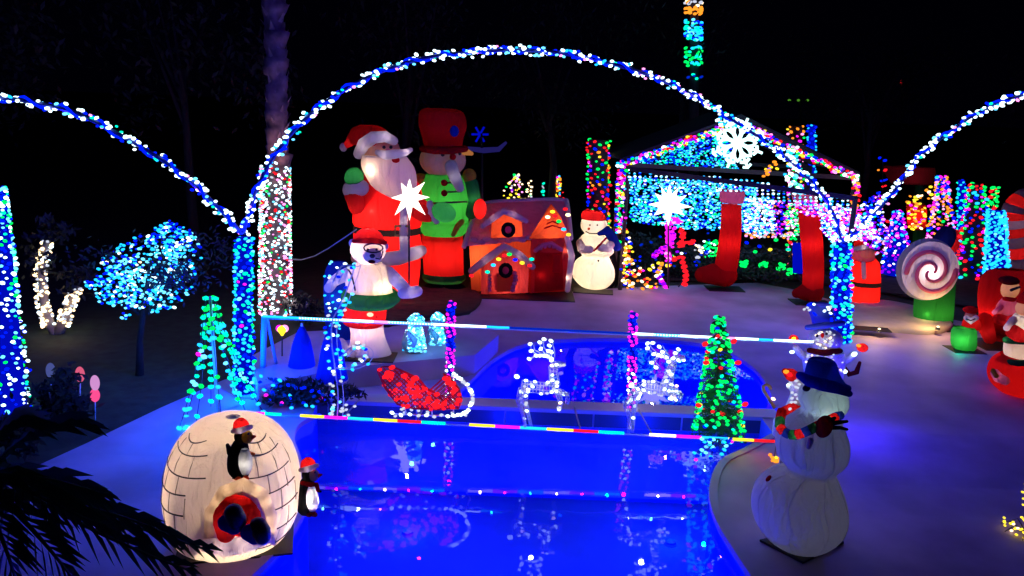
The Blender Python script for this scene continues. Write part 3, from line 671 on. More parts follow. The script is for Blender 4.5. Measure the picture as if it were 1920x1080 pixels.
# red sleigh
t = T('sleigh_light', 'red wire sleigh with red bulbs, left of the first reindeer', 'sleigh', 800, 790, Y=9.9); k = t.k
prof = [(708, 696), (716, 688), (735, 688), (760, 698), (785, 710), (800, 728), (825, 742), (845, 745), (838, 720), (832, 700), (842, 706), (860, 728), (866, 748), (860, 766), (820, 768), (775, 766), (745, 758), (722, 728)]
M_rw = pbr('red_tinsel', (.45, .01, .01), .5, noise=.3, nscale=30)
for nm, dy in (('side_panel', -.2), ('side_panel', .2)):
    mb = MB(); P = [t.p(x, y, dy) for x, y in prof]; Q = [p + Vector((0, .012, 0)) for p in P]; n = len(P)
    mb.add(P + Q, [(i, (i + 1) % n, n + (i + 1) % n, n + i) for i in range(n)]); tri = delaunay_2d_cdt([Vector((p.x, p.z)) for p in P], [(i, (i + 1) % n) for i in range(n)], [], 1, 1e-5)
    mb2 = MB(); gx = [p.x for p in P]
    for i in range(26):   # wire lattice instead of a solid sheet
        for dirv in (1, -1):
            pts_in = []
            for s in range(70):
                x = min(gx) + (i - 6) * .06 + s * .02 * 1; z = (max(p.z for p in P) - s * .02) if dirv == 1 else (min(p.z for p in P) + s * .02)
                if inside(Vector((x, z)), [Vector((p.x, p.z)) for p in P]): pts_in.append(Vector((x, P[0].y, z)))
            if len(pts_in) > 1: mb.tube([pts_in[0], pts_in[-1]], .008, 4)
    mb.tube(P, .014, 5, closed=True); mb.build(nm, M_rw, t.root)
mb = MB(); mb.add([t.p(712, 700, -.2), t.p(712, 700, .2), t.p(760, 762, .2), t.p(760, 762, -.2), t.p(858, 764, .2), t.p(858, 764, -.2)], [(0, 1, 2, 3), (3, 2, 4, 5)]); mb.build('floor_panel', M_rw, t.root, False)
bs = []
P2 = [Vector(q) for q in prof]
while len(bs) < 95:
    x, y = R_.uniform(706, 868), R_.uniform(686, 770)
    if inside(Vector((x, y)), P2): bs.append((t.p(x, y, R_.choice((-.24, -.24, .16))), 'red', R_.uniform(3.8, 5.8) * k))
bulbs(bs, t.root)
for dy in (-.2, .2):
    mb = MB(); run = [(735, 776), (800, 779), (850, 780), (874, 772), (886, 752), (882, 732), (868, 716), (850, 704)]; mb.tube([t.p(x, y, dy) for x, y in run], .012, 6)
    for x, y, y2 in ((760, 766, 777), (810, 768, 779), (850, 766, 780)): mb.tube([t.p(x, y, dy), t.p(x, y2, dy)], .01, 5)
    rn = mb.build('runner', M_mesh, t.root)
    if dy < 0:
        sm = smooth_open([Vector((x, y, 0)) for x, y in run], 4); b2 = [(t.p(q.x, q.y + R_.uniform(-3, 3), -.22), pick(white=3, dimwhite=2), 3.8 * k) for q in sm[::1]]
        bulbs(b2 + [(t.p(R_.uniform(735, 880), R_.uniform(764, 782), R_.uniform(-.2, .1)), 'dimwhite', 3.2 * k) for _ in range(14)], t.root)
lamp(t.root, t.p(790, 715, -.5), (1, .02, .02), 3, .03)
# curled wire candy figure of sparse white lights left of the sleigh
t = T('wire_cane_light', 'tall bent wire figure with sparse white and cyan lights, in front of the polar bear', 'wire figure', 630, 790, Y=9.9); k = t.k
path = [(632, 788), (634, 740), (628, 690), (622, 640), (624, 600), (640, 570), (650, 545)]; path2 = [(628, 690), (655, 690), (680, 680), (690, 662), (680, 648), (660, 650), (640, 668)]
path3 = [(650, 545), (665, 500), (660, 498), (640, 500), (624, 530)]
bs = []
for pth, n in ((path, 46), (path2, 26), (path3, 10)):
    sm = smooth_open([Vector((x, y, 0)) for x, y in pth], 8); mb = MB(); mb.tube([t.p(q.x, q.y) for q in sm], .009, 5); mb.tube([t.p(q.x + 10, q.y + 2, .1) for q in sm], .006, 5); mb.build('wire_frame', M_mesh, t.root)
    for i in range(n): q = sm[int(i / n * len(sm))]; bs.append((t.p(q.x + R_.uniform(-14, 14) * (1 if pth is path else .8), q.y + R_.uniform(-6, 6), R_.uniform(-.05, .1)), pick(cyan=3, ice=4, white=2, blue=2, dimwhite=2), 3.4 * k))
for i in range(12): bs.append((t.p(R_.uniform(620, 680), R_.uniform(758, 785)), 'dimwhite', 3.2 * k))
bulbs(bs, t.root)

# green light tree on the divider
t = T('lit_christmas_tree', 'slim green christmas tree with green bulbs and red tips above the pool', 'christmas tree', 1346, 812, Y=10.3); k = t.k
mb = MB(); mb.tube([t.p(1346, 835), t.p(1348, 592)], [.03, .01], 8); mb.build('trunk', M_bark, t.root); r0 = random.Random(5); bs = []; mb = MB()
for L in range(30):
    u = L / 29; y = 592 + (812 - 592) * u; wv = 7 + 46 * u ** .9
    for i in range(9 + L // 2):
        a = r0.uniform(0, 6.28); e = Vector((math.cos(a), math.sin(a), 0)) * wv * k; c = t.p(1348, y); tip = c + e + Vector((0, 0, -.05)); mb.tube([c, tip], [.006, .003], 3)
        for j in range(5):
            q = c.lerp(tip, .35 + .65 * j / 5)
            for s in (-1, 1): d = Vector((-math.sin(a) * s, math.cos(a) * s, -.4)) * .05; mb.add([q, q + d + e.normalized() * .03, q + e.normalized() * .03], [(0, 1, 2)])
mb.build('foliage', pbr('artificial_fir', (.02, .12, .05), .6), t.root, False)
for i in range(260):
    u = R_.random() ** .75; y = 590 + 222 * u; wv = 6 + 42 * u ** .9; a = R_.uniform(0, 6.28); bs.append((t.p(1348, y) + Vector((math.cos(a), math.sin(a), 0)) * wv * k, pick(green=10, teal=2.5, red=.5, blue=.35, yellow=.3), 3.7 * k))
for x, y in ((1322, 645), (1376, 640), (1384, 680), (1310, 760), (1397, 758), (1388, 772), (1324, 680), (1355, 775)): bs.append((t.p(x, y, -.1), 'red', 5.5 * k))
bulbs(bs, t.root); lamp(t.root, t.p(1348, 740, -.55), (0, 1, .25), 4, .03)
t = T('lit_snowflake_cluster', 'small dangling cluster of pale blue lights under the green tree', 'light cluster', 1345, 830, Y=9.8); bs = [(t.p(1300 + 75 * R_.random(), 823 + 40 * R_.random() ** 1.3, R_.uniform(-.2, .2)), pick(ice=5, cyan=4, blue=4, dimblue=3, magenta=.5), 3.8 * t.k) for _ in range(46)]
mb = MB()
for p, _, _ in bs: mb.tube([t.p(1346, 822), p], .003, 3)
mb.build('wire', M_wire, t.root); bulbs(bs, t.root)
# ================================================================== INFLATABLES
M_blk = pbr('black_print', (.006, .006, .008), .5)
def disc(t, name, x, y, r, mat, dy, ry=None, parent=None, tilt=0): return t.ell(name, x, y, r, ry or r, mat, dy, ry=3, tilt=tilt, parent=parent, nu=16, nv=8)
def line(t, name, pts, r, mat, parent=None, closed=False):
    mb = MB(); mb.tube([t.p(*q) for q in pts], r * t.k, 6, closed=closed); return mb.build(name, mat, parent or t.root)

# ---- giant santa
t = T('giant_santa', 'giant inflatable santa with a long white beard and green mittens', 'inflatable santa', 735, 552, z=ZB); k = t.k
t.loft('torso', [(322, 690, 765), (345, 672, 785), (380, 664, 792), (415, 663, 790), (424, 666, 786)], NY('red'), .75, cap0=True, seams=6)
t.loft('belt', [(424, 664, 787), (430, 663, 788), (436, 664, 787)], NY('black'), .77)
t.loft('coat_skirt', [(436, 664, 786), (455, 664, 790), (470, 668, 794), (480, 670, 796)], NY('red'), .75)
t.loft('trousers', [(476, 690, 788), (500, 700, 788), (535, 712, 784), (552, 720, 780)], NY('red'), .7, cap1=True)
t.tube('coat_hem', [(668, 484, 10, -.3), (700, 488, 12, -.75), (745, 484, 13, -.9), (780, 474, 12, -.75), (790, 470, 10, -.5)], NY('white'))
t.tube('coat_front', [(757, 385, 7, -.72), (757, 415, 7, -.82), (757, 445, 8, -.86), (758, 478, 8, -.88)], NY('white'))
line(t, 'buckle', [(741, 424, -.88), (768, 424, -.88), (768, 442, -.88), (741, 442, -.88)], 2.6, pbr('dull_gold', (.35, .25, .04), .4), closed=True)
t.ell('head', 714, 290, 36, 38, NY('skin'), -.15)
t.loft('beard', [(292, 682, 760), (312, 680, 774), (335, 690, 779), (355, 704, 778), (372, 728, 766), (378, 742, 756)], NY('white'), .6, dy=-.42, cap0=True, cap1=True)
t.tube('moustache', [(708, 286, 5, -.85), (722, 291, 8, -.98), (740, 289, 8, -1.0), (760, 286, 6, -.9), (770, 281, 4, -.75)], NY('white'))
disc(t, 'mouth', 742, 300, 7, NY('red'), -.95, 5)
disc(t, 'nose', 727, 284, 5, NY('pink'), -.92)
for x in (720, 733): disc(t, 'eye', x, 276, 3, M_blk, -.76)
t.loft('hat', [(234, 676, 706), (242, 662, 722), (258, 656, 734), (272, 662, 742)], NY('red'), .9, dy=-.1, cap0=True)
t.tube('hat_tail', [(668, 250, 12), (655, 268, 8), (646, 275, 5)], NY('red'), dy=-.1)
t.ell('pompom', 644, 276, 7, 8, NY('white'), -.1)
t.tube('hat_brim', [(673, 288, 10, -.4), (682, 270, 11, -.6), (700, 258, 11, -.7), (722, 256, 10, -.68), (738, 264, 8, -.5)], NY('white'))
t.tube('raised_arm', [(690, 372, 24, -.15), (668, 382, 20, -.35), (662, 364, 16, -.5)], NY('red'))
t.tube('raised_cuff', [(660, 356, 17, -.5), (668, 352, 17, -.5), (676, 352, 15, -.5)], NY('white')); t.ell('mitten', 664, 334, 17, 19, NY('green'), -.5)
t.tube('lowered_arm', [(772, 380, 20, -.3), (795, 398, 18, -.7), (802, 400, 16, -.8)], NY('red'))
t.tube('lowered_cuff', [(806, 382, 6, -.85), (808, 398, 9, -.9), (818, 414, 6, -.85)], NY('white')); t.ell('mitten', 832, 398, 22, 17, NY('green'), -.9, tilt=.35)
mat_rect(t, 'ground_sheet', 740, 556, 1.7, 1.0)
for x, y, p, c in ((715, 400, 60, (1, .55, .4)), (735, 458, 30, (1, .5, .35)), (745, 520, 30, (1, .5, .35))): t.glowlamp(x, y, 0, p, c)
t.glowlamp(698, 318, -.6, 7, (1, .7, .45)); t.glowlamp(735, 340, -.42, 9, (1, .7, .5)); t.glowlamp(700, 258, -.1, 3)

t.glowlamp(698, 396, -.52, 1.6, (1, .7, .5), .04); t.glowlamp(735, 455, -.72, .8, (1, .6, .4), .03)
# ---- giant toy soldier snowman
t = T('giant_soldier_snowman', 'giant inflatable snowman in a tall red hat and green jacket, beside the santa', 'inflatable snowman', 838, 556, z=ZB); t.Y += .9; t.k *= 1.03
t.loft('tall_hat', [(203, 800, 850), (210, 788, 868), (235, 786, 874), (258, 792, 868), (276, 796, 866)], NY('darkred'), .85, cap0=True)
t.tube('hat_brim', [(792, 279, 6, -.3), (815, 282, 7, -.75), (845, 282, 7, -.78), (872, 279, 6, -.4)], NY('darkred'))
t.ell('head', 830, 300, 43, 32, NY('tan'), 0, ry=38)
disc(t, 'nose', 849, 294, 6, NY('red'), -.52); disc(t, 'eye', 830, 290, 3.5, M_blk, -.54); disc(t, 'eye', 862, 288, 3, M_blk, -.42)
t.tube('goatee', [(846, 312, 12, -.6), (853, 332, 11, -.68), (862, 352, 8, -.72)], NY('grey'), lit=.6)
t.loft('jacket', [(326, 800, 862), (340, 792, 872), (375, 787, 878), (415, 787, 878)], NY('lime'), .8, cap0=True, seams=6)
t.loft('jacket_skirt', [(415, 784, 880), (424, 783, 880), (436, 790, 872), (446, 800, 862)], NY('lime'), .82)
t.loft('legs', [(440, 790, 868), (470, 792, 869), (518, 794, 870)], NY('red'), .8, seams=5)
t.loft('boot_band', [(512, 792, 872), (520, 790, 874), (528, 796, 868)], NY('green'), .8, cap1=True)
t.ell('boot', 815, 542, 22, 12, NY('black'), -.1); t.ell('boot', 852, 542, 22, 12, NY('black'), -.1)
for y in (343, 362): disc(t, 'button', 833, y, 6, NY('darkred'), -.6)
line(t, 'braid', [(838, 343, -.58), (862, 341, -.52)], 1.6, M_blk); line(t, 'braid', [(838, 360, -.62), (866, 359, -.5)], 1.6, M_blk); line(t, 'braid', [(800, 382, -.5), (838, 380, -.62), (876, 378, -.3)], 1.8, M_blk)
t.ell('epaulette', 789, 335, 16, 10, NY('yellow'), 0); t.ell('epaulette', 880, 330, 13, 14, NY('yellow'), 0)
t.tube('arm', [(884, 345, 13), (890, 375, 12), (884, 400, 11, -.2)], NY('green')); t.ell('mitten', 900, 392, 12, 19, NY('red'), -.3)
t.tube('sash', [(850, 440, 4, -.62), (858, 424, 5, -.66), (866, 416, 5, -.6)], NY('yellow')); t.ell('snowflake_badge', 852, 246, 8, 10, NY('blue'), -.6, ry=3)
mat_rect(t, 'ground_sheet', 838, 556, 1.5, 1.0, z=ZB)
for x, y, p, c in ((835, 385, 24, (1, .9, .5)), (832, 480, 15, (1, .6, .4)), (832, 300, 1.6, (1, .6, .5)), (832, 240, 1.2, (1, .5, .5)), (834, 432, 10, (1, .9, .5))): t.glowlamp(x, y, 0, p, c)
t.glowlamp(897, 392, -.3, 2)
# dim blue lit figure behind the soldier
t = T('blue_snowflake_figure', 'dim blue figure with a snowflake and outstretched arm, behind the tall red hat', 'light figure', 905, 540, Y=22.5)
mb = MB(); mb.tube([t.p(905, 540), t.p(903, 250)], .04, 6); mb.build('pole', M_wire, t.root)
mb = MB()
for i in range(6): a = i * PI / 3; mb.tube([t.p(900, 252), t.p(900 + 16 * math.cos(a), 252 + 16 * math.sin(a))], .03, 5)
mb.build('snowflake', LED['deepblue'], t.root); mb = MB(); mb.tube([t.p(875, 278), t.p(905, 282), t.p(935, 280), t.p(948, 268)], [.05, .08, .07, .04], 8, rnd=True); mb.build('arm', glow('faint_violet', (.05, .04, .4), .25), t.root)
t.tube('pointed_hand', [(862, 280, 5), (872, 284, 6), (884, 288, 3)], glow('faint_orange', (1, .35, .1), .35), dy=-4)

# ---- gingerbread house inflatable
t = T('gingerbread_house', 'inflatable gingerbread house with wreaths and a big red double door', 'inflatable house', 975, 548, z=ZB); k = t.k
def slab_poly(name, pix, dy0, dy1, mat, parent=None, bulge=.0):
    a = [t.p(x, y, dy0) for x, y in pix]; b = [p + Vector((0, dy1 - dy0, 0)) for p in a]; n = len(a); mb = MB(); c = sum(a, Vector()) / n; c.y -= bulge
    if bulge:
        cc = sum(a, Vector()) / n; mid = [cc + (p - cc) * .6 + Vector((0, -bulge * .75, 0)) for p in a]
        mb.add(a + b + mid + [c], [(i, n + i, n + (i + 1) % n, (i + 1) % n) for i in range(n)] + [(i, (i + 1) % n, 2 * n + (i + 1) % n, 2 * n + i) for i in range(n)] + [(2 * n + i, 2 * n + (i + 1) % n, 3 * n) for i in range(n)] + [tuple(range(n, 2 * n))])
    else: mb.add(a + b, [(i, n + i, n + (i + 1) % n, (i + 1) % n) for i in range(n)] + [tuple(range(n)), tuple(range(2 * n - 1, n - 1, -1))])
    return mb.build(name, mat, parent or t.root, False)
def dens(pts, n=6):
    out = []
    for i in range(len(pts)):
        a, b = pts[i], pts[(i + 1) % len(pts)]; out += [(a[0] + (b[0] - a[0]) * j / n, a[1] + (b[1] - a[1]) * j / n) for j in range(n)]
    return out
slab_poly('wall', dens([(880, 456), (1064, 450), (1066, 546), (884, 552)]), -.1, 1.5, NY('orange'), bulge=.08)
rf = MB(); ev = [(870, 462), (905, 459), (940, 456), (975, 452), (1010, 447), (1040, 446), (1070, 447)]; rg = [(897, 384), (922, 379), (950, 377), (980, 376), (1010, 375), (1036, 374), (1062, 376)]
E0 = [t.p(x, y, -.3) for x, y in ev]; Rg = [t.p(x, y, .75) for x, y in rg]; rows_ = []
for q in range(6): u = q / 5; rows_ += [a.lerp(b, u) + Vector((0, -.05 * math.sin(u * PI), .05 * math.sin(u * PI))) for a, b in zip(E0, Rg)]
Bk = [r_ * 2 - e for r_, e in zip(Rg, E0)]; Bk = [Vector((b.x, b.y, e.z)) for b, e in zip(Bk, E0)]; rows_ += Bk
rf.add(rows_, [(q * 7 + i, q * 7 + i + 1, (q + 1) * 7 + i + 1, (q + 1) * 7 + i) for q in range(6) for i in range(6)]); rf.build('roof', NY('icing'), t.root)
for i_, pr_ in ((0, 'gable'), (6, 'gable')): g_ = MB(); g_.add([E0[i_], Rg[i_], Bk[i_]], [(0, 1, 2)]); g_.build('gable_end', NY('orange'), t.root, False); g_ = MB(); g_.tube([E0[i_], E0[i_].lerp(Rg[i_], .5) + Vector((0, -.05, .05)), Rg[i_]], .06, 8, rnd=True); g_.build('roof_trim', NY('cream'), t.root)
g_ = MB(); g_.tube(Rg, .055, 8, rnd=True); g_.build('roof_trim', NY('cream'), t.root)
slab_poly('tower_wall', dens([(996, 440), (1060, 436), (1072, 470), (1064, 544), (994, 550)]), -.3, .5, NY('house_red'), bulge=.1)
slab_poly('tower_gable', dens([(992, 448), (1020, 412), (1036, 390), (1052, 410), (1068, 446)]), -.42, .4, NY('orange'), bulge=.12)
slab_poly('door', dens([(1004, 474), (1054, 474), (1056, 544), (1002, 548)]), -.42, -.3, NY('darkred'), bulge=.06)
slab_poly('door_leaf', dens([(1036, 478), (1053, 478), (1053, 512), (1036, 512)], 3), -.52, -.42, NY('red'), bulge=.03)
t.tube('door_arch', [(1004, 470, 4, -.5), (1018, 459, 4, -.5), (1034, 456, 4, -.5), (1052, 468, 4, -.5)], NY('pink'))
t.tube('corner_post', [(1062, 440, 5, -.4), (1072, 480, 6, -.4), (1064, 544, 5, -.4)], NY('cream'))
slab_poly('dormer_wall', dens([(920, 446), (922, 415), (950, 400), (978, 412), (980, 444)]), -.45, .3, NY('orange'), bulge=.08)
t.tube('dormer_eave', [(904, 424, 5, -.5), (926, 408, 6, -.52), (944, 396, 6, -.55), (962, 402, 6, -.52), (986, 414, 5, -.5)], NY('icing'))
slab_poly('porch_wall', dens([(902, 500), (948, 466), (992, 496), (990, 549), (902, 552)]), -.5, .2, NY('house_red'), bulge=.08)
slab_poly('porch_door', dens([(932, 520), (946, 510), (962, 520), (962, 546), (932, 548)], 4), -.62, -.5, NY('orange'), bulge=.04)
t.tube('porch_eave', [(884, 508, 6, -.62), (912, 486, 7, -.64), (946, 462, 7, -.68), (974, 478, 7, -.64), (998, 500, 6, -.62)], NY('icing'))
for x, y in ((953, 431), (948, 507)):
    line(t, 'wreath', [(x + 10 * math.cos(a * .52), y + 11 * math.sin(a * .52), -.62 if y < 450 else -.72) for a in range(12)], 3.6, NY('black'), closed=True); disc(t, 'wreath_centre', x, y, 7, NY('pink'), -.54 if y < 450 else -.62)
for x, y, c in ((884, 517, 'red'), (914, 510, 'teal'), (925, 497, 'cyan'), (935, 486, 'yellow'), (946, 479, 'red'), (955, 477, 'green'), (966, 487, 'blue'), (979, 493, 'yellow'), (993, 498, 'red'), (997, 486, 'teal'), (1036, 397, 'yellow'), (1027, 407, 'warm'), (1041, 405, 'red'), (1048, 415, 'green'), (1057, 430, 'cyan'), (1066, 440, 'yellow'), (1060, 392, 'red'), (1065, 403, 'warm')):
    o = link('roof_bulb', bulb_mesh(c), t.root, t.p(x, y, -.78)); o.scale = (.05, .05, .05)
for i in range(6): t.ell('icing_drop', 964 + 3 * math.sin(i), 512 + i * 6.5, 5, 4, NY('pink'), -.6)
for i in range(5): t.ell('icing_drop', 918, 516 + i * 7, 4, 3.6, NY('pink'), -.6)
line(t, 'gable_brick', [(1025, 420, -.56), (1036, 415, -.56), (1048, 420, -.56)], 1.5, NY('red')); line(t, 'gable_brick', [(1020, 428, -.56), (1036, 423, -.56), (1054, 428, -.56)], 1.5, NY('red'))
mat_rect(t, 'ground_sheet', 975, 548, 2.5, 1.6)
for x, y, dy, p in ((900, 475, .25, 26), (1030, 500, -.1, 32), (955, 430, -.2, 14), (950, 520, -.3, 18), (1036, 428, -.2, 12), (975, 455, .75, 26), (1044, 495, -.38, 4.0), (1016, 515, -.38, 1.2)): t.glowlamp(x, y, dy, p, (1, .6, .5))
for x, y in ((1062, 470), (1064, 520), (1066, 445)): t.glowlamp(x, y, -.4, .7, (1, .75, .6), .02)
for i in range(9): t.ell('icing_scallop', 888 + i * 13, 452 + (2 if i % 2 else -2) - i * .6, 8, 5, NY('icing'), -.28, ry=4)
for i in range(5): t.ell('fanlight_bead', 1014 + i * 8, 466 - 4 * math.sin(i * .78), 3.4, 3, NY('pink'), -.5)

# ---- snowman with a red hat and blue scarf
t = T('snowman', 'inflatable snowman in a red hat and blue scarf at the far side of the pool', 'inflatable snowman', 1113, 543, z=ZB); k = t.k
t.loft('body', [(404, 1100, 1128), (414, 1091, 1137), (428, 1090, 1138), (438, 1096, 1132), (444, 1090, 1142), (458, 1083, 1150), (472, 1084, 1150), (480, 1092, 1142), (490, 1080, 1146), (505, 1074, 1152), (522, 1075, 1151), (536, 1088, 1140), (541, 1102, 1126)], NY('white'), .95, cap0=True, cap1=True, seams=6)
t.loft('red_hat', [(395, 1096, 1126), (400, 1091, 1132), (408, 1090, 1136), (411, 1092, 1136)], NY('red'), 1.0, dy=-.02, cap0=True, cap1=False, lit=1.2)
t.tube('blue_scarf', [(1124, 438, 4, -.3), (1138, 432, 9, -.22), (1148, 446, 9, -.15), (1156, 462, 9, -.1)], NY('blue'))
t.tube('red_stick', [(1114, 470, 1.8, -.6), (1126, 458, 1.8, -.62), (1136, 447, 1.8, -.55)], NY('red'))
t.tube('arm', [(1146, 456, 8, -.1), (1140, 466, 8, -.45), (1126, 464, 7, -.55)], NY('white')); t.tube('arm', [(1088, 456, 8, -.1), (1092, 468, 8, -.42), (1106, 468, 7, -.52)], NY('white'))
for x in (1106, 1120): disc(t, 'eye', x, 422, 1.6, M_blk, -.3)
disc(t, 'nose', 1104, 429, 2.5, NY('orange'), -.33)
line(t, 'mouth', [(1098, 434, -.25), (1106, 438, -.3), (1118, 438, -.31), (1128, 433, -.27)], 1.1, M_blk)
disc(t, 'button', 1122, 489, 1.8, M_blk, -.42)
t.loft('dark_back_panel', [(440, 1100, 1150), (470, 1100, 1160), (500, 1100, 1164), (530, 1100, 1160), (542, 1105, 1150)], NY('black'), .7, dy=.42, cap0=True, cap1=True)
mat_rect(t, 'ground_sheet', 1112, 547, .95, .5, yaw=-.1)
for x, y, p in ((1113, 508, 26), (1114, 468, 16), (1112, 425, 9)): t.glowlamp(x, y, 0, p, (1, .8, .5))
lamp(t.root, t.p(1095, 530, -.75), (1, .6, .3), 10, .03) if False else None

# ---- polar bear
t = T('polar_bear', 'white inflatable polar bear in a red cap, green belt and red shorts on the terrace', 'inflatable polar bear', 690, 668, z=.5); k = t.k
t.loft('body', [(492, 672, 714), (502, 656, 728), (520, 648, 734), (540, 650, 734), (556, 652, 738)], NY('white'), .8, cap0=True, seams=5)
t.loft('belt', [(544, 648, 740), (552, 642, 748), (562, 642, 749), (574, 650, 735)], NY('green'), .9)
t.loft('shorts', [(570, 650, 726), (585, 646, 724), (602, 642, 722), (610, 652, 716)], NY('red'), .85)
t.loft('legs', [(600, 652, 718), (625, 658, 720), (648, 655, 728), (662, 650, 734)], NY('white'), .75, cap1=True)
t.tube('foot', [(662, 664, 7, -.2), (645, 655, 11, -.3), (638, 646, 12, -.35)], NY('cream')); 
t.ell('head', 690, 468, 32, 27, NY('white'), -.1, ry=28)
for x, y in ((662, 456), (720, 462)): t.ell('ear', x, y, 8, 8, NY('white'), -.05, ry=4)
t.ell('muzzle', 699, 480, 17, 14, NY('white'), -.3, ry=12)
disc(t, 'nose', 698, 480, 5, M_blk, -.44, 4); disc(t, 'mouth', 697, 491, 6.5, NY('maroon'), -.4, 3.5)
line(t, 'muzzle_line', [(704, 484, -.42), (712, 486, -.4), (717, 478, -.36), (718, 470, -.33)], 1.3, M_blk)
line(t, 'goggle_rim', [(700 + 18 * math.cos(a * .45), 465 + 8.5 * math.sin(a * .45), -.36 - .05 * math.sin(a * .22)) for a in range(14)], 1.4, M_blk, closed=True)
for x in (690, 706): disc(t, 'eye', x, 468, 2.2, M_blk, -.36)
t.loft('cap', [(428, 680, 700), (436, 670, 712), (446, 664, 718), (454, 664, 720)], NY('red'), .95, dy=-.06, cap0=True, lit=1.6); t.tube('cap_brim', [(664, 452, 4, -.2), (685, 451, 5, -.38), (705, 452, 5, -.38), (722, 455, 4, -.2)], NY('red'))
t.tube('arm', [(660, 512, 13), (642, 518, 12, -.05), (625, 528, 10, -.1), (617, 540, 9, -.15)], NY('white'))
t.tube('arm', [(728, 512, 13), (748, 530, 12, -.1), (762, 545, 11, -.2)], NY('white')); t.tube('paw', [(756, 550, 10, -.25), (772, 548, 11, -.25), (782, 546, 10, -.25)], NY('cream'))
line(t, 'shoulder_strap', [(650, 500, -.25), (659, 515, -.34), (664, 535, -.38), (666, 545, -.38)], 1.6, M_blk)
disc(t, 'shorts_glow_spot', 694, 590, 6, glow('bright_spot', (1, .75, .5), 1.3), -.33, 4)  # glowing disc painted as a bright spot on the shorts
mat_rect(t, 'ground_sheet', 694, 670, .8, .5, z=.5)
for x, y, dy, p in ((716, 540, -.14, 5.5), (680, 515, 0, 5), (688, 590, 0, 7), (686, 622, 0, 4.5), (686, 458, -.02, 10), (690, 486, -.1, 7)): t.glowlamp(x, y, dy, p, (1, .82, .35) if x > 710 else (1, .62, .45))
# dark blue seat-like inflatable behind the bear
t = T('blue_back_inflatable', 'dark blue rounded inflatable back behind the polar bear', 'inflatable', 632, 655, z=.5); t.Y += .6
t.loft('rounded_back', [(490, 624, 648), (500, 612, 655), (530, 606, 662), (580, 607, 664), (625, 612, 664), (650, 622, 660)], NY('blue'), .5, cap0=True, cap1=True); t.glowlamp(636, 560, 0, 2.0, (.3, .6, 1), .05)
bs = [(t.p(R_.uniform(608, 640), R_.uniform(488, 640), -.32), pick(ice=3, white=2, cyan=3), 2.6 * t.k) for _ in range(26)]; bulbs(bs, t.root)

# two small cyan mesh penguins
for x, y, wv, hv, lb, rot in ((774, 660, 42, 72, 'left cyan mesh light penguin beside the polar bear', 0), (815, 652, 34, 66, 'right cyan mesh light penguin behind the striped light pole', 1)):
    t = T('mesh_light_penguin', lb, 'light penguin', x, y, z=.5 if not rot else .42); k = t.k; Mt = pbr('iced_acrylic', (.25, .55, .7), .35)
    t.loft('body', [(y - hv * .66, x - wv * .22, x + wv * .3), (y - hv * .5, x - wv * .36, x + wv * .44), (y - hv * .25, x - wv * .5, x + wv * .5), (y - 4, x - wv * .42, x + wv * .46)], Mt, .85, cap0=True, cap1=True)
    t.ell('head', x + 6, y - hv * .8, wv * .36, hv * .2, Mt); t.tube('beak', [(x + wv * .34, y - hv * .8, 3), (x + wv * .55, y - hv * .76, 1)], Mt); t.tube('wing', [(x - wv * .2, y - hv * .5, 4, -.2), (x + 4, y - hv * .3, 6, -.28), (x + 2, y - hv * .15, 3, -.28)], Mt)
    bs = []
    for i in range(330):
        u = R_.random(); a = R_.uniform(0, 6.28)
        if u > .7: r = wv * .36 * math.sin((u - .62) / .4 * PI) ; cx = x + 6
        else: r = wv * (.5 - .22 * (u / .7) ** 2); cx = x + 3
        bs.append((t.p(cx + math.cos(a) * r, y - hv * u, -abs(math.sin(a)) * r * k * .9), pick(ice=5, cyan=2, white=1), 2.0 * k))
    bulbs(bs, t.root, 0); lamp(t.root, t.p(x, y - hv * .5, -.5), (.1, .6, 1), 2.2, .03)
# heart-shaped small light on the rail's left end
t = T('hanging_heart_light', 'small pink and yellow heart light below the left end of the upper rail', 'heart light', 529, 690, z=.3, Y=None)
t.tube('stake', [(529, 690, 1.5), (529, 628, 1.5)], M_wire, rnd=False, n=6)
for dx in (-5, 5): t.ell('heart_lobe', 529 + dx, 616, 7, 7, LED['pink'] if dx > 0 else LED['magenta'], nu=12, nv=8, ry=3)
t.tube('heart_tip', [(529, 619, 9), (529, 627, 3)], LED['yellow'])

# ---- igloo with penguins and stuck santa legs
t = T('igloo', 'cream inflatable igloo with penguins and red legs sticking out of its door', 'inflatable igloo', 440, 1006, z=0); k = t.k
IG = [(781, 425, 450), (784, 400, 472), (790, 376, 494), (808, 352, 520), (840, 330, 543), (880, 318, 556), (915, 314, 560), (950, 316, 558), (985, 326, 545), (1015, 340, 520), (1030, 352, 500)]
t.loft('dome', IG, NY('cream', .55), .92, cap0=True, cap1=True, n=48)
def dome_pt(y, th, out=.004):
    for i in range(len(IG) - 1):
        if IG[i][0] <= y <= IG[i + 1][0]:
            u = (y - IG[i][0]) / (IG[i + 1][0] - IG[i][0]); l = IG[i][1] + (IG[i + 1][1] - IG[i][1]) * u; r = IG[i][2] + (IG[i + 1][2] - IG[i][2]) * u; break
    c = t.p((l + r) / 2, y); R = (r - l) / 2 * k + out; return c + Vector((R * math.sin(th), -R * .92 * math.cos(th), 0))
M_seam = pbr('stitched_seam', (.05, .03, .02), .7); M_soft = pbr('soft_seam', (.3, .22, .15), .8)
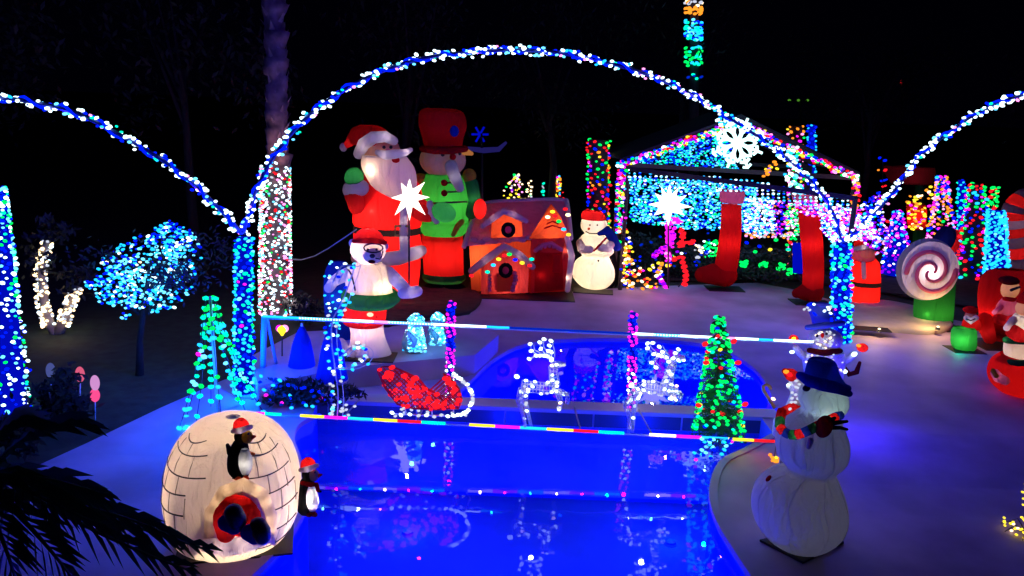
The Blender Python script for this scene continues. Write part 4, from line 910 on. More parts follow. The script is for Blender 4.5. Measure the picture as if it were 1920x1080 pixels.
for y, a, b in ((818, -1.2, -.15), (818, .45, 1.3), (800, .5, 1.2), (850, -1.35, -.1), (850, .3, 1.35), (882, -1.4, -.4), (880, .25, 1.4), (917, -1.45, -.42), (912, .5, 1.45), (955, -1.45, -.5), (950, .6, 1.45), (985, -1.4, -.55), (982, .62, 1.4), (800, -1.0, -.3)):
    mb = MB(); mb.tube([dome_pt(y + 6 * math.sin(i / 14 * PI), a + (b - a) * i / 14) for i in range(15)], .0075, 5); mb.build('seam', M_seam, t.root)
for j, (y0, y1) in enumerate(((800, 818), (818, 850), (850, 882), (882, 917), (917, 955), (955, 985))):
    for th in (-1.3, -.95, -.6, .5, .85, 1.2): mb = MB(); th += .2 * (j % 2); mb.tube([dome_pt(y0 + 5 + (y1 - y0) * q / 4, th) for q in range(5)], .005, 4); mb.build('block_seam', M_soft, t.root)
# entrance tunnel
mb = MB(); ex = []
for q, (dy, s) in enumerate(((-.15, .92), (-.42, 1.0), (-.66, 1.0), (-.78, .9))):
    ex.append([(450 + 66 * s * math.cos(a), 1022 - 118 * s * math.sin(a), dy) for a in [PI * i / 16 for i in range(17)]])
vs = [t.p(*p) for r in ex for p in r]; mb.add(vs, [(q * 17 + i, q * 17 + i + 1, (q + 1) * 17 + i + 1, (q + 1) * 17 + i) for q in range(3) for i in range(16)])
cc = len(mb.v); inn = [t.p(452 + 40 * math.cos(a), 1010 - 72 * math.sin(a), -.77) for a in [PI * i / 16 for i in range(17)]]
mb.add(vs[-17:] + inn, [(i, i + 1, 18 + i, 17 + i) for i in range(16)]); mb.build('entrance', NY('cream', .55), t.root)
t.tube('entrance_lip', [(388, 1022, 12, -.8), (420, 1028, 15, -.86), (460, 1020, 15, -.86), (500, 1006, 12, -.8)], NY('cream', .55), lit=1.1)
t.tube('entrance_rim', [(392, 1015, 9, -.76), (396, 960, 10, -.76), (420, 922, 11, -.76), (456, 908, 11, -.76), (492, 926, 10, -.76), (508, 965, 9, -.76), (510, 1000, 8, -.76)], NY('cream', .55), lit=.01)
for x_, y_ in ((396, 990), (398, 965), (408, 938), (430, 916), (456, 909), (484, 920), (500, 940), (507, 970), (510, 990)): lamp(t.root, t.p(x_, y_, -.76), (1, .72, .42), .22, .02, 'inner_lamp')  # added lamps along the rim tube make it glow
# red trousers with black boots
t.tube('red_seat', [(444, 968, 30, -.6), (446, 964, 36, -.78)], NY('red'), lit=1.2); t.glowlamp(446, 945, -.8, .5, (1, .6, .5), .02); 
t.tube('trouser_leg', [(428, 968, 24, -.88), (424, 985, 20, -1.0), (424, 1000, 15, -1.0)], NY('red'), lit=.35); t.tube('trouser_leg', [(462, 972, 24, -.88), (470, 992, 20, -1.0), (476, 1002, 14, -1.0)], NY('red'), lit=.35)
t.tube('trouser_cuff', [(424, 980, 13, -1.12), (440, 988, 12, -1.12)], NY('blue')); t.tube('trouser_cuff', [(466, 998, 13, -1.14), (478, 1008, 11, -1.14)], NY('blue'))
t.tube('boot', [(438, 962, 15, -1.14), (444, 974, 15, -1.16), (446, 980, 13, -1.12)], pbr('boot_black', (.01, .01, .012), .4)); t.tube('boot', [(484, 986, 14, -1.1), (490, 998, 15, -1.14), (492, 1006, 13, -1.14)], pbr('boot_black', (.01, .01, .012), .4))
mat_rect(t, 'ground_sheet', 446, 1006, 1.12, .9, yaw=.25, z=0)
for x, y, dy, p in ((440, 960, 0, 36), (450, 870, 0, 14), (500, 960, -.2, 10), (400, 970, -.5, 4)): t.glowlamp(x, y, dy, p, (1, .78, .48), .05)
t.glowlamp(452, 985, -.7, 7, (1, .75, .45), .03); t.glowlamp(450, 925, -.5, 5, (1, .75, .45), .03)
def penguin(name, lb, x, y, s, yaw, Y, glow_face=True, scarf=False):
    t = T(name, lb, 'inflatable penguin', x, y, Y=Y); k = t.k; X = lambda v: x + v * s; Z = lambda v: y - v * s
    t.loft('body', [(Z(58), X(-8), X(12)), (Z(48), X(-13), X(15)), (Z(30), X(-18), X(17)), (Z(12), X(-17), X(18)), (Z(2), X(-10), X(14))], NY('black'), .9, cap0=True, cap1=True)
    t.loft('belly', [(Z(46), X(4), X(14)), (Z(34), X(0), X(20)), (Z(18), X(0), X(21)), (Z(6), X(5), X(16))], NY('grey' if not scarf else 'white'), .8, dy=-.055 * s, cap0=True, cap1=True)
    t.ell('head', X(6), Z(66), 13 * s, 13 * s, NY('black'), 0); t.ell('face', X(13), Z(65), 9 * s, 10 * s, NY('yellow' if not scarf else 'tan'), -.03 * s)
    t.tube('beak', [(X(19), Z(64), 4 * s, -.04), (X(26), Z(66), 1.5 * s, -.05)], NY('orange')); disc(t, 'eye', X(15), Z(70), 1.8 * s, M_blk, -.09 * s)
    t.loft('santa_hat', [(Z(94), X(-2), X(8)), (Z(88), X(-8), X(14)), (Z(78), X(-9), X(18))], NY('red'), .9, cap0=True); t.tube('hat_brim', [(X(-9), Z(74), 4 * s, -.02), (X(2), Z(75), 5 * s, -.09 * s), (X(18), Z(81), 4 * s, -.05)], NY('white'))
    t.tube('wing', [(X(-12), Z(46), 4 * s, -.03), (X(-20), Z(34), 5 * s, -.05), (X(-17), Z(22), 3 * s, -.05)] if scarf else [(X(-14), Z(40), 5 * s, 0), (X(-18), Z(52), 3 * s, 0)], NY('black')); t.tube('wing', [(X(16), Z(40), 3 * s, -.04), (X(24), Z(38), 2 * s, -.05)], NY('orange') if not scarf else NY('black'))
    for dx in ((-4, 8) if not scarf else (2, 11)): t.tube('foot', [(X(dx), Z(1), 5 * s, -.02), (X(dx + 4), Z(-1), 4 * s, -.08)], NY('orange'))
    if scarf: t.tube('scarf', [(X(-6), Z(52), 3.5 * s, -.06), (X(8), Z(49), 4 * s, -.11 * s), (X(18), Z(50), 3.5 * s, -.06), (X(20), Z(40), 3 * s, -.08)], NY('red')); t.ell('tail_fin', X(-17), Z(22), 11 * s, 20 * s, NY('cream'), .02, ry=8 * s); t.glowlamp(X(-17), Z(22), .02, .6, (1, .85, .55), .01)
    t.glowlamp(X(9), Z(24), -.055 * s, 6 if scarf else .9, (1, .9, .75), .02); t.glowlamp(X(13), Z(66), -.03, .35, (1, .75, .3), .02); t.glowlamp(X(4), Z(84), 0, .4, (1, .7, .6), .02); return t
Yi = t.Y
penguin('penguin', 'penguin in a santa hat sitting on the front of the igloo dome', 448, 896, 1.18, 0, Yi - .62)
penguin('penguin', 'penguin with a red scarf and santa hat standing at the right side of the igloo', 574, 964, 1.12, 0, Yi + .05, scarf=True)

# ---- large unlit snowman in front
t = T('large_snowman', 'large dim snowman in a blue hat and striped scarf in the right foreground', 'inflatable snowman', 1500, 1026, z=0); k = t.k
t.loft('body', [(722, 1516, 1570), (735, 1503, 1584), (752, 1500, 1588), (768, 1506, 1582), (780, 1492, 1572), (800, 1468, 1580), (830, 1458, 1588), (860, 1462, 1582), (882, 1478, 1564), (895, 1442, 1568), (925, 1418, 1580), (958, 1412, 1585), (990, 1422, 1576), (1015, 1445, 1552), (1028, 1470, 1530)], NY('white', .35), .95, cap0=True, cap1=True, n=40, seams=8)
t.loft('hat_crown', [(674, 1522, 1560), (680, 1517, 1566), (700, 1512, 1572), (716, 1508, 1582)], NY('blue', .3), .95, dy=-.02, cap0=True)
t.tube('hat_brim', [(1500, 704, 7, -.12), (1516, 714, 10, -.3), (1545, 722, 11, -.36), (1572, 728, 10, -.28), (1592, 738, 6, -.1)], NY('blue', .3)); t.tube('hat_brim', [(1502, 704, 6, .1), (1545, 708, 8, .25), (1590, 728, 6, .12)], NY('blue', .3))
sc = smooth_open([Vector((x, y, d)) for x, y, d in [(1466, 770, -.12), (1462, 800, -.28), (1480, 815, -.36), (1505, 812, -.42), (1530, 800, -.42), (1555, 788, -.34), (1575, 778, -.2)]], 2)
cs = ['red', 'green', 'red', 'blue', 'green', 'red', 'blue', 'green']
for i in range(len(sc) - 1): t.tube('scarf_band', [(sc[i].x, sc[i].y, 8.5, sc[i].z), (sc[i + 1].x, sc[i + 1].y, 8.5, sc[i + 1].z)], NY(cs[i % 8], .3), rnd=False, n=10)
t.ell('twig_hand', 1545, 800, 14, 20, NY('maroon', .3), -.45, tilt=.2); 
for q in ([(1552, 795, 5, -.45), (1572, 792, 4, -.5), (1588, 790, 2.5, -.5)], [(1556, 802, 4, -.45), (1575, 802, 3.5, -.5), (1588, 805, 2.5, -.5)], [(1550, 790, 4, -.45), (1565, 784, 3, -.5)]): t.tube('twig_finger', q, NY('black', .3), n=8)
t.tube('second_arm', [(1520, 826, 5, -.42), (1516, 838, 4, -.42)], NY('grey', .3)); disc(t, 'eye', 1512, 728, 7, M_blk, -.2, 6)
t.ell('pink_button', 1441, 897, 3.5, 7, NY('red', .5), -.22, tilt=.6, ry=4)
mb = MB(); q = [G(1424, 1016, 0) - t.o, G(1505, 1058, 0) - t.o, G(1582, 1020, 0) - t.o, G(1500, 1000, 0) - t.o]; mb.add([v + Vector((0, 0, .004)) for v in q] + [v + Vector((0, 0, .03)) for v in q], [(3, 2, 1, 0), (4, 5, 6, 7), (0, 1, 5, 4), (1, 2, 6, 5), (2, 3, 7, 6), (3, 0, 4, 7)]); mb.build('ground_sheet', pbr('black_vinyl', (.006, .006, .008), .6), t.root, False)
t.glowlamp(1550, 765, -.1, 1.1, (.45, .8, .75), .05); t.glowlamp(1500, 950, 0, .8, (.6, .75, .5), .05)  # added faint lamps lift the tone of the unlit body
# ---- lit top hat snowman figure behind it
t = T('lit_top_hat_snowman', 'white lit snowman figure with a blue bulb-covered top hat, behind the large snowman', 'light snowman', 1545, 770, z=.1); k = t.k
M_ice = pbr('white_glitter_tinsel', (.75, .7, .75), .5, noise=.25, nscale=60, bump=.5)
t.ell('head', 1547, 637, 31, 23, M_ice, 0); t.loft('torso', [(658, 1510, 1582), (680, 1506, 1584), (710, 1510, 1580), (765, 1515, 1575)], M_ice, .7, cap0=True, cap1=True)
t.loft('top_hat', [(570, 1516, 1558), (580, 1516, 1560), (598, 1522, 1564), (608, 1524, 1568)], pbr('navy_mesh', (.03, .06, .5), .6), .9, cap0=True, cap1=True); t.tube('top_hat_brim', [(1514, 614, 5, -.2), (1545, 610, 6, -.32), (1580, 606, 5, -.2)], pbr('navy_mesh', (.03, .06, .5), .6))
t.tube('collar', [(1518, 657, 5, -.2), (1545, 662, 6, -.32), (1575, 658, 5, -.2)], NY('maroon'))
disc(t, 'nose', 1542, 629, 3, NY('red'), -.34, 5); disc(t, 'eye', 1532, 630, 2.4, M_blk, -.32); disc(t, 'eye', 1550, 626, 2.4, M_blk, -.34)
t.tube('arm', [(1512, 672, 7), (1500, 662, 7), (1492, 652, 6)], M_ice); t.ell('red_mitten', 1488, 636, 9, 8, NY('red'), 0)
t.tube('arm', [(1580, 680, 6), (1592, 672, 7), (1600, 665, 7)], M_ice); t.ell('red_mitten', 1617, 652, 10, 8, NY('red'), 0); t.tube('basket', [(1585, 690, 3), (1592, 702, 5), (1606, 698, 5), (1612, 680, 3)], NY('maroon')); 
bs = [(t.p(1488, 635, -.1), 'yellow', 4 * k), (t.p(1485, 660, -.1), 'white', 4 * k), (t.p(1610, 648, -.1), 'orange', 4 * k), (t.p(1602, 664, -.1), 'white', 5 * k), (t.p(1583, 696, -.1), 'white', 5 * k), (t.p(1584, 820 - 20, -.2), 'blue', 4 * k)]
for i in range(60): a = R_.uniform(0, 6.28); q = R_.random() ** .5; bs.append((t.p(1547 + 29 * q * math.cos(a), 639 + 21 * q * math.sin(a), -.34 * (1 - q * q) ** .5 - .02), pick(warm=1, dimwhite=5), 1.9 * k))
for i in range(50): bs.append((t.p(R_.uniform(1510, 1580), R_.uniform(664, 700), -.3), pick(warm=1, dimwhite=4), 1.9 * k))
for i in range(15): bs.append((t.p(R_.uniform(1515, 1562), R_.uniform(568, 604), -.27), pick(white=4, blue=2, dimwhite=2), 2.8 * k))
bs += [(t.p(1508 + i, 580 - i * .5, -.1), 'dimwhite', 2.8 * k) for i in (0, 6)]; bulbs(bs, t.root)
lamp(t.root, t.p(1535, 640, -.7), (1, .8, .85), 2.5, .03)
# ---- small lit snowman with hooked staff
t = T('lit_staff_snowman', 'small lit white figure in a red hat holding a hooked staff above the pool edge', 'light snowman', 1480, 872, z=0); t.Y = 9.2; t.k *= 1.1; t.root.location = W(1480, 860, 9.2); t.root.location.z = 0; t.o = t.root.location.copy(); k = t.k
t.ell('head', 1498, 722, 16, 18, M_ice, 0); t.loft('body', [(738, 1486, 1512), (755, 1480, 1516), (785, 1470, 1512), (815, 1462, 1500)], M_ice, .8, cap0=True, cap1=True)
t.tube('red_hat', [(1492, 708, 9), (1482, 702, 10), (1472, 696, 5)], NY('red')); t.tube('hat_brim', [(1486, 725, 3), (1498, 712, 4, -.12), (1508, 702, 3)], M_ice)
t.tube('scarf', [(1470, 775, 10, -.1), (1485, 768, 11, -.15), (1505, 775, 9, -.12)], NY('red')); t.tube('skirt', [(1470, 790, 12, -.05), (1468, 815, 10, -.05)], NY('green'))
t.tube('boot', [(1458, 790, 7), (1455, 812, 6)], M_ice)
line(t, 'staff', [(1452, 765, -.1), (1440, 745, -.1), (1432, 732, -.1), (1431, 724, -.1), (1437, 721, -.1), (1444, 725, -.1), (1444, 730, -.1)], 2.8, pbr('tan_staff', (.4, .3, .12), .5))
mb = MB()
for x in (1470, 1490): mb.tube([t.p(x, 812), Vector((t.p(x, 812).x, 0, 0.01))], .02, 6)
mb.build('support_legs', M_pole, t.root)
bs = [(t.p(1474, 697, -.12), 'orange', 4 * k), (t.p(1480, 702, -.12), 'red', 5 * k), (t.p(1478, 722, -.1), 'white', 3 * k), (t.p(1468, 776, -.25), 'warm', 4 * k), (t.p(1450, 748, -.2), 'warm', 3 * k)] + [(t.p(1500 + R_.uniform(-22, 10), R_.uniform(712, 770), -.2), 'dimwhite', 2.6 * k) for _ in range(22)]
bulbs(bs, t.root); lamp(t.root, t.p(1470, 740, -.5), (1, .75, .7), 1.6, .03)
t = T('orange_light_cluster', 'small hanging cluster of orange and yellow bulbs at the right end of the lower rope', 'light cluster', 1453, 868, Y=9.5); mb = MB(); mb.tube([t.p(1455, 832), t.p(1452, 860)], .006, 4); mb.build('wire', M_wire, t.root)
bulbs([(t.p(1443 + R_.uniform(0, 20), 852 + R_.uniform(0, 16)), pick(orange=4, yellow=3), 3.5 * t.k) for _ in range(10)], t.root)
# ================================================================== BRIGHT STARS
def star(label, cx, cy, tips, Y, pole=None, rc=15):
    t = T('star_light', label, 'star light', cx, cy, Y=Y); k = t.k; M_s = glow('star_white', (1, .95, .8), 2.4)
    tips3 = [(x, y, 0) for x, y in tips] + [(cx + a, cy + b, d) for a, b, d in ((-9, -8, -.42), (10, 6, -.42), (0, 0, -.5), (-8, 8, .4), (8, -8, .4))]
    for x, y, dy in tips3:
        mb = MB(); tip = t.p(x, y, dy); d = tip.normalized(); u = d.orthogonal().normalized(); v = d.cross(u); r = 11 * k
        ring = [d * 6 * k + (u * math.cos(a * PI / 2) + v * math.sin(a * PI / 2)) * r for a in range(4)]
        mb.add(ring + [tip, Vector((0, 0, 0))], [(i, (i + 1) % 4, 4) for i in range(4)] + [((i + 1) % 4, i, 5) for i in range(4)]); mb.build('spike', M_s, t.root, False)
    if pole:
        mb = MB(); mb.tube([t.p(cx, cy, .05), t.p(*pole)], .02, 6); mb.build('pole', M_wire, t.root)
    lamp(t.root, t.p(cx, cy, -.6), (1, .8, .8), 7, .03); return t
star('white many-pointed star light hanging in front of the giant santa', 767, 370, [(733, 371), (752, 343), (797, 341), (806, 370), (798, 403), (768, 414), (740, 404), (768, 335)], 15.6, (767, 555), 14)
star('white many-pointed star light in front of the pavilion curtain of lights', 1253, 385, [(1216, 383), (1228, 362), (1240, 350), (1256, 345), (1272, 352), (1288, 366), (1298, 388), (1284, 404), (1253, 424), (1226, 404)], 18.4, (1253, 540), 15)

# ================================================================== PAVILION
YP = 19.3
t = T('pavilion', 'open pavilion with coloured lights along its gable roof and posts', 'pavilion', 1165, 540, Y=YP); k = t.k
M_wood = pbr('dark_timber', (.025, .02, .02), .8, noise=.3, nscale=6)
pts = {}
ea, pk, eb = t.p(1163, 308), t.p(1385, 226), t.p(1606, 334)
D = 3.2
for nm, a, b in (('rafter', ea, pk), ('rafter', pk, eb), ('tie_beam', ea, eb)):
    for dy in (0, D):
        mb = MB(); mb.tube([a + Vector((0, dy, 0)), b + Vector((0, dy, 0))], .07, 4, rnd=False); mb.build(nm, M_wood, t.root, False)
for a, b in ((ea, pk), (pk, eb)):
    mb = MB(); o = Vector((0, 0, .09)); w2 = Vector((0, 0, .06)); q = [a + o + Vector((0, -.15, 0)), b + o + Vector((0, -.15, 0)), b + o + Vector((0, D, 0)), a + o + Vector((0, D, 0))]
    mb.add(q + [v + w2 for v in q], [(3, 2, 1, 0), (4, 5, 6, 7), (0, 1, 5, 4), (1, 2, 6, 5), (2, 3, 7, 6), (3, 0, 4, 7)]); mb.build('roof', pbr('dark_shingle', (.008, .008, .01), .9, noise=.4, nscale=9, bump=.4), t.root, False)
for a in (ea, eb):
    for dy in (0, D): mb = MB(); mb.box((a.x, dy, (a.z) / 2), (.13, .13, a.z + .1)); mb.build('post', M_wood, t.root, False)
def strip(parent_t, pix, n, cols, r, spread, dy=-.12, lim=300):
    out = []; tot = len(pix) - 1
    L = [math.dist(pix[i], pix[i + 1]) for i in range(tot)]
    for i in range(n):
        j = R_.choices(range(tot), L)[0]; u = R_.random(); x = pix[j][0] + (pix[j + 1][0] - pix[j][0]) * u; y = pix[j][1] + (pix[j + 1][1] - pix[j][1]) * u
        out.append((parent_t.p(x + R_.uniform(-spread, spread), y + R_.uniform(-spread, spread), dy + R_.uniform(-.1, .1)), pick(**cols), .85 * r * parent_t.k * R_.uniform(.75, 1.2)))
    return out
MULTI = dict(red=3, magenta=3, blue=2.5, green=2, yellow=1.6, pink=1.5, cyan=1.5, white=.8, violet=1)
s = T('light_string', 'multicolour light string tracing the pavilion gable and left post', 'light string', 1165, 540, Y=YP - .02)
b = strip(s, [(1163, 310), (1385, 230), (1606, 336)], 330, MULTI, 3.6, 6) + strip(s, [(1166, 310), (1164, 430)], 120, MULTI, 3.8, 9) + strip(s, [(1170, 430), (1180, 540)], 70, dict(yellow=3, orange=2, warm=3, green=1, blue=2, red=1), 3.6, 12)
bulbs(b, s.root); lamp(s.root, s.p(1175, 480, -.5), (1, .25, .7), 10, .03); lamp(s.root, s.p(1300, 262, -.5), (.5, .1, 1), 8, .03)
s = T('light_string', 'white and blue light string rising from the pavilion beam to its roof peak', 'light string', 1450, 545, Y=YP - .35)
bulbs(strip(s, [(1350, 228), (1405, 240)], 40, dict(ice=3, cyan=3, white=2), 3.8, 7) + strip(s, [(1455, 285), (1490, 290), (1480, 330), (1500, 365)], 60, dict(white=4, ice=3, cyan=2, green=1), 4, 9) + strip(s, [(1430, 325), (1450, 310)], 16, dict(orange=3, yellow=1, blue=1), 4, 8) + strip(s, [(1600, 330), (1606, 350), (1600, 420)], 46, dict(orange=3, red=2, magenta=2, yellow=1, white=1), 4, 7), s.root)
mb = MB(); mb.tube([s.p(1450, 285), s.p(1490, 290), s.p(1480, 330), s.p(1500, 365)], .012, 4); mb.build('wire', M_wire, s.root)
# snowflake sign
t = T('snowflake_sign', 'large glowing white snowflake hung below the pavilion peak', 'snowflake light', 1383, 268, Y=YP - .5); M_s = glow('flake', (.55, 1, 1), 2.6)
for i in range(8):
    a = i * PI / 4 + PI / 8 * 0; c, s_ = math.cos(a), math.sin(a); R = lambda r, o: t.p(1383 + r * c - o * s_, 268 + r * s_ + o * c, 0)
    mb = MB(); mb.tube([R(6, 0), R(18, -7), R(28, -6), R(34, 0), R(28, 6), R(18, 7)], 3.4 * t.k, 6, closed=True); mb.build('petal', M_s, t.root)
    a += PI / 8; c, s_ = math.cos(a), math.sin(a)
    mb = MB(); mb.tube([R(14, 0), R(30, 0)], 2.2 * t.k, 6); mb.tube([R(35, -9), R(40, 0), R(35, 9)], 3 * t.k, 6); mb.tube([R(30, 0), R(50, 0)], 2.4 * t.k, 6)
    if i % 2: mb.tube([R(46, -8), R(50, 0), R(46, 8)], 2.4 * t.k, 6)
    mb.build('arm', M_s, t.root)
mb = MB(); mb.ell(t.p(1383, 268), (11 * t.k, 3 * t.k, 11 * t.k)); mb.build('centre', M_s, t.root)
lamp(t.root, t.p(1383, 268, -.6), (.2, .4, 1), 4, .03)

def net(label, poly, Y, n, cols, r, foot, strands=None, depth=.15, name='light_net', cat='light net', lim=0, jit=1.5, lampc=None, Yr=None):
    """bulb net inside a pixel outline; Yr: second depth, reached at the right edge, for nets hung at an angle"""
    n = int(n * .85); t = T(name, label, cat, foot[0], foot[1], Y=Y); P = [Vector(q) for q in poly]; xs = [q.x for q in P]; ys = [q.y for q in P]; bs = []; g = 0
    x0, x1 = min(xs), max(xs); YY = lambda x: 0 if Yr is None else (Yr - Y) * (x - x0) / (x1 - x0)
    while len(bs) < n and g < n * 20:
        g += 1; x, y = R_.uniform(x0, x1), R_.uniform(min(ys), max(ys))
        if strands: x = round(x / strands) * strands + R_.uniform(-jit, jit); y = round(y / 6.5) * 6.5 + R_.uniform(-1, 1)
        if not inside(Vector((x, y)), P): continue
        dy = YY(x); sc = (Y + dy) / Y; bs.append((t.p(x, y, dy + R_.uniform(-depth, depth)), pick(**cols), .84 * r * t.k * sc * R_.uniform(.65, 1.25)))
    bulbs(bs, t.root, lim); mb = MB()
    xs2 = sorted(P, key=lambda q: q.y)[:2]; 
    step = strands or 14; x = x0
    while x <= x1:
        col = [y for y in range(int(min(ys)), int(max(ys)), 3) if inside(Vector((x, y)), P)]
        if len(col) > 1: mb.tube([t.p(x, col[0], YY(x)), t.p(x, col[-1], YY(x))], .006, 3)
        x += step
    if mb.v: mb.build('wire', M_wire, t.root)
    if lampc: lamp(t.root, t.p((x0 + x1) / 2, sum(ys) / len(ys), -.5 + YY((x0 + x1) / 2)), lampc[0], lampc[1], .03)
    return t
ICEC = dict(cyan=5, ice=4, blue=4, teal=2, green=.5, white=.8, dimblue=2)
net('dense cyan curtain of lights on the left back side of the pavilion', [(1180, 332), (1420, 345), (1418, 434), (1290, 430), (1182, 416)], 20.6, 2500, ICEC, 2.4, (1300, 535), lampc=((.05, .3, 1), 8))
net('cyan net of lights inside the left half of the gable', [(1180, 306), (1240, 280), (1330, 250), (1365, 262), (1385, 318), (1290, 314), (1200, 310)], 20.2, 900, dict(cyan=4, ice=2, teal=3, blue=4, dimblue=3), 2.2, (1290, 535))
net('small pale blue net on top of the left roof slope', [(1228, 262), (1240, 256), (1290, 262), (1280, 274), (1232, 278)], 21.5, 60, dict(cyan=3, ice=3, blue=2), 2.4, (1250, 535))
net('icicle light fringe hung from the long beam across the pavilion front', [(1178, 318), (1395, 335), (1600, 374), (1600, 402), (1500, 388), (1395, 362), (1180, 345)], YP - .25, 800, dict(white=3, ice=4, cyan=3, blue=2, violet=1), 2.2, (1390, 545), strands=10, jit=.9, depth=.02, Yr=16.0)
t = T('curtain_beam', 'long dark beam that carries the icicle light fringe', 'beam', 1390, 330, Y=YP - .2); mb = MB(); mb.tube([t.p(1178, 316, 0), t.p(1604, 372, 16.0 - YP + .2)], .07, 4); mb.build('beam', M_wood, t.root, False)
mb = MB(); mb.tube([t.p(1178, 316, 0), Vector((t.p(1178, 316).x, 0, ZB - t.o.z))], .05, 6); q = t.p(1604, 372, 16.0 - YP + .2); mb.tube([q, Vector((q.x, q.y, ZB - t.o.z))], .05, 6); mb.build('beam_post', M_wood, t.root, False)
net('white and blue waterfall of lights between the two stockings', [(1394, 370), (1450, 372), (1456, 430), (1425, 444), (1396, 436)], 20.0, 520, dict(white=4, ice=4, cyan=2, blue=2, pink=1), 2.6, (1425, 540), lampc=((.3, .3, 1), 3))
net('pink and blue strands of light right of the white waterfall', [(1440, 375), (1478, 378), (1480, 438), (1442, 442)], 20.2, 170, dict(magenta=2, pink=2, blue=4, violet=2, orange=1), 2.6, (1460, 540))
net('green light strands beside the right stocking', [(1472, 382), (1505, 384), (1508, 450), (1470, 448)], 20.0, 130, dict(green=4, teal=3, white=1, dimwhite=1), 2.6, (1488, 540))
net('pinkish white light spray left of the right stocking, low', [(1398, 436), (1488, 436), (1488, 446), (1398, 446)], 19.6, 50, dict(orange=2, pink=3, dimwhite=2), 2.6, (1440, 540))
net('thick fall of white, blue and pink lights right of the right stocking', [(1535, 380), (1605, 398), (1640, 420), (1650, 462), (1630, 446), (1600, 450), (1572, 470), (1540, 430)], 17.4, 900, dict(white=4, ice=3, cyan=2, blue=4, magenta=2, pink=2, violet=1), 3.0, (1590, 560), lim=260, Yr=15.9, lampc=((.3, .12, 1), 8))
net('pink and violet fringe under the right end of the beam', [(1490, 372), (1612, 392), (1640, 470), (1600, 440), (1540, 408), (1490, 400)], 17.2, 330, dict(magenta=4, pink=4, violet=3, blue=3, red=1, white=2), 2.8, (1560, 560), lim=0, Yr=15.9)
net('multicolour lights on a low bush beside the pavilion left post', [(1168, 478), (1180, 455), (1196, 500), (1240, 480), (1270, 470), (1240, 540), (1170, 545)], 18.9, 80, dict(warm=4, orange=4, yellow=2, red=2, blue=1.5, magenta=1), 3.6, (1210, 545), lim=80, lampc=((1, .4, .2), 3))
net('green net of lights on the dark hedge, left of the first stocking', [(1318, 452), (1345, 450), (1345, 480), (1318, 482)], 20.6, 60, dict(green=6, teal=1, white=1), 3, (1330, 535), lim=60)
net('small cluster of warm lights between pink figure and first stocking', [(1292, 456), (1318, 458), (1318, 484), (1290, 482)], 20.0, 14, dict(warm=4, dimwhite=3), 3.5, (1305, 535), lim=14)
t = T('lit_hedge', 'dark hedge dotted with green lights between the two stockings', 'hedge', 1440, 528, Y=20.4); leaf_cloud(2200, 1.7, .5, .55, (0, 0, .55), .08, 91).build('foliage', M_leaf, t.root, False)
bulbs([(t.p(x + R_.uniform(-7, 7), y + R_.uniform(-6, 6), -.5), 'green', 3.4 * t.k) for x, y in ((1396, 494), (1432, 498), (1464, 500), (1484, 509)) for _ in range(9)] + [(t.p(x, y, -.5), c, 3.8 * t.k) for x, y, c in ((1416, 472, 'green'), (1444, 468, 'yellow'), (1424, 462, 'blue'), (1482, 455, 'red'), (1478, 468, 'teal'), (1455, 450, 'green'), (1400, 455, 'blue'))], t.root)
t = T('lit_hedge', 'dark hedge below the cyan curtain, left of the first stocking', 'hedge', 1255, 528, Y=21.0); leaf_cloud(2200, 1.9, .5, .6, (0, 0, .6), .08, 92).build('foliage', M_leaf, t.root, False)
bulbs([(t.p(R_.uniform(1190, 1330), R_.uniform(435, 500), -.6), pick(dimblue=3, green=1, blue=1), 2.4 * t.k) for _ in range(40)], t.root)
t = T('blue_glow_tube', 'short solid blue light tube beside the right stocking', 'light tube', 1503, 530, Y=19.4); mb = MB(); mb.rings([(t.p(1497, y), 11 * t.k, 6 * t.k) for y in (512, 505, 470, 456)], 16); mb.build('tube', LED['deepblue'], t.root)
mb = MB(); mb.tube([t.p(1503, 530), t.p(1497, 512)], .03, 6); mb.build('stand', M_wire, t.root)

# stockings
for lb, bx, by, rows, foot, cuff, Yo in (
        ('left red stocking inflatable with a pale cuff and its toe to the left', 1358, 542, [(384, 1353, 1389), (420, 1352, 1390), (455, 1348, 1388), (490, 1342, 1384), (515, 1338, 1378), (530, 1338, 1370)], [(1360, 516, 22), (1335, 514, 20), (1318, 515, 15)], [(357, 1352, 1394), (366, 1350, 1396), (380, 1352, 1392)], 0),
        ('right red stocking inflatable with a pale cuff, partly behind the light fall', 1520, 568, [(392, 1497, 1532), (430, 1500, 1540), (470, 1504, 1543), (510, 1506, 1544), (545, 1504, 1542), (560, 1506, 1540)], [(1524, 548, 20), (1505, 548, 15), (1494, 550, 9)], [(366, 1486, 1528), (376, 1488, 1532), (390, 1494, 1532)], 0)):
    t = T('stocking_inflatable', lb, 'inflatable stocking', bx, by, z=ZB, group='red stocking inflatables')
    t.loft('leg', rows, NY('red'), .9, cap1=True); t.loft('cuff', cuff, NY('pink'), 1.0, cap0=True, cap1=True); t.tube('foot', foot, NY('maroon') if 0 else NY('darkred'))
    x = (rows[2][1] + rows[2][2]) / 2; t.glowlamp(x, 455, 0, 3.6, (1, .5, .4)); t.glowlamp(x, 515, 0, 1.5, (1, .5, .4)); t.glowlamp(x, 400, 0, 1.5, (1, .5, .6)); t.glowlamp((cuff[0][1] + cuff[0][2]) / 2, 370, 0, 1.2, (1, .5, .8)); mat_rect(t, 'ground_sheet', bx, by, .9, .6)
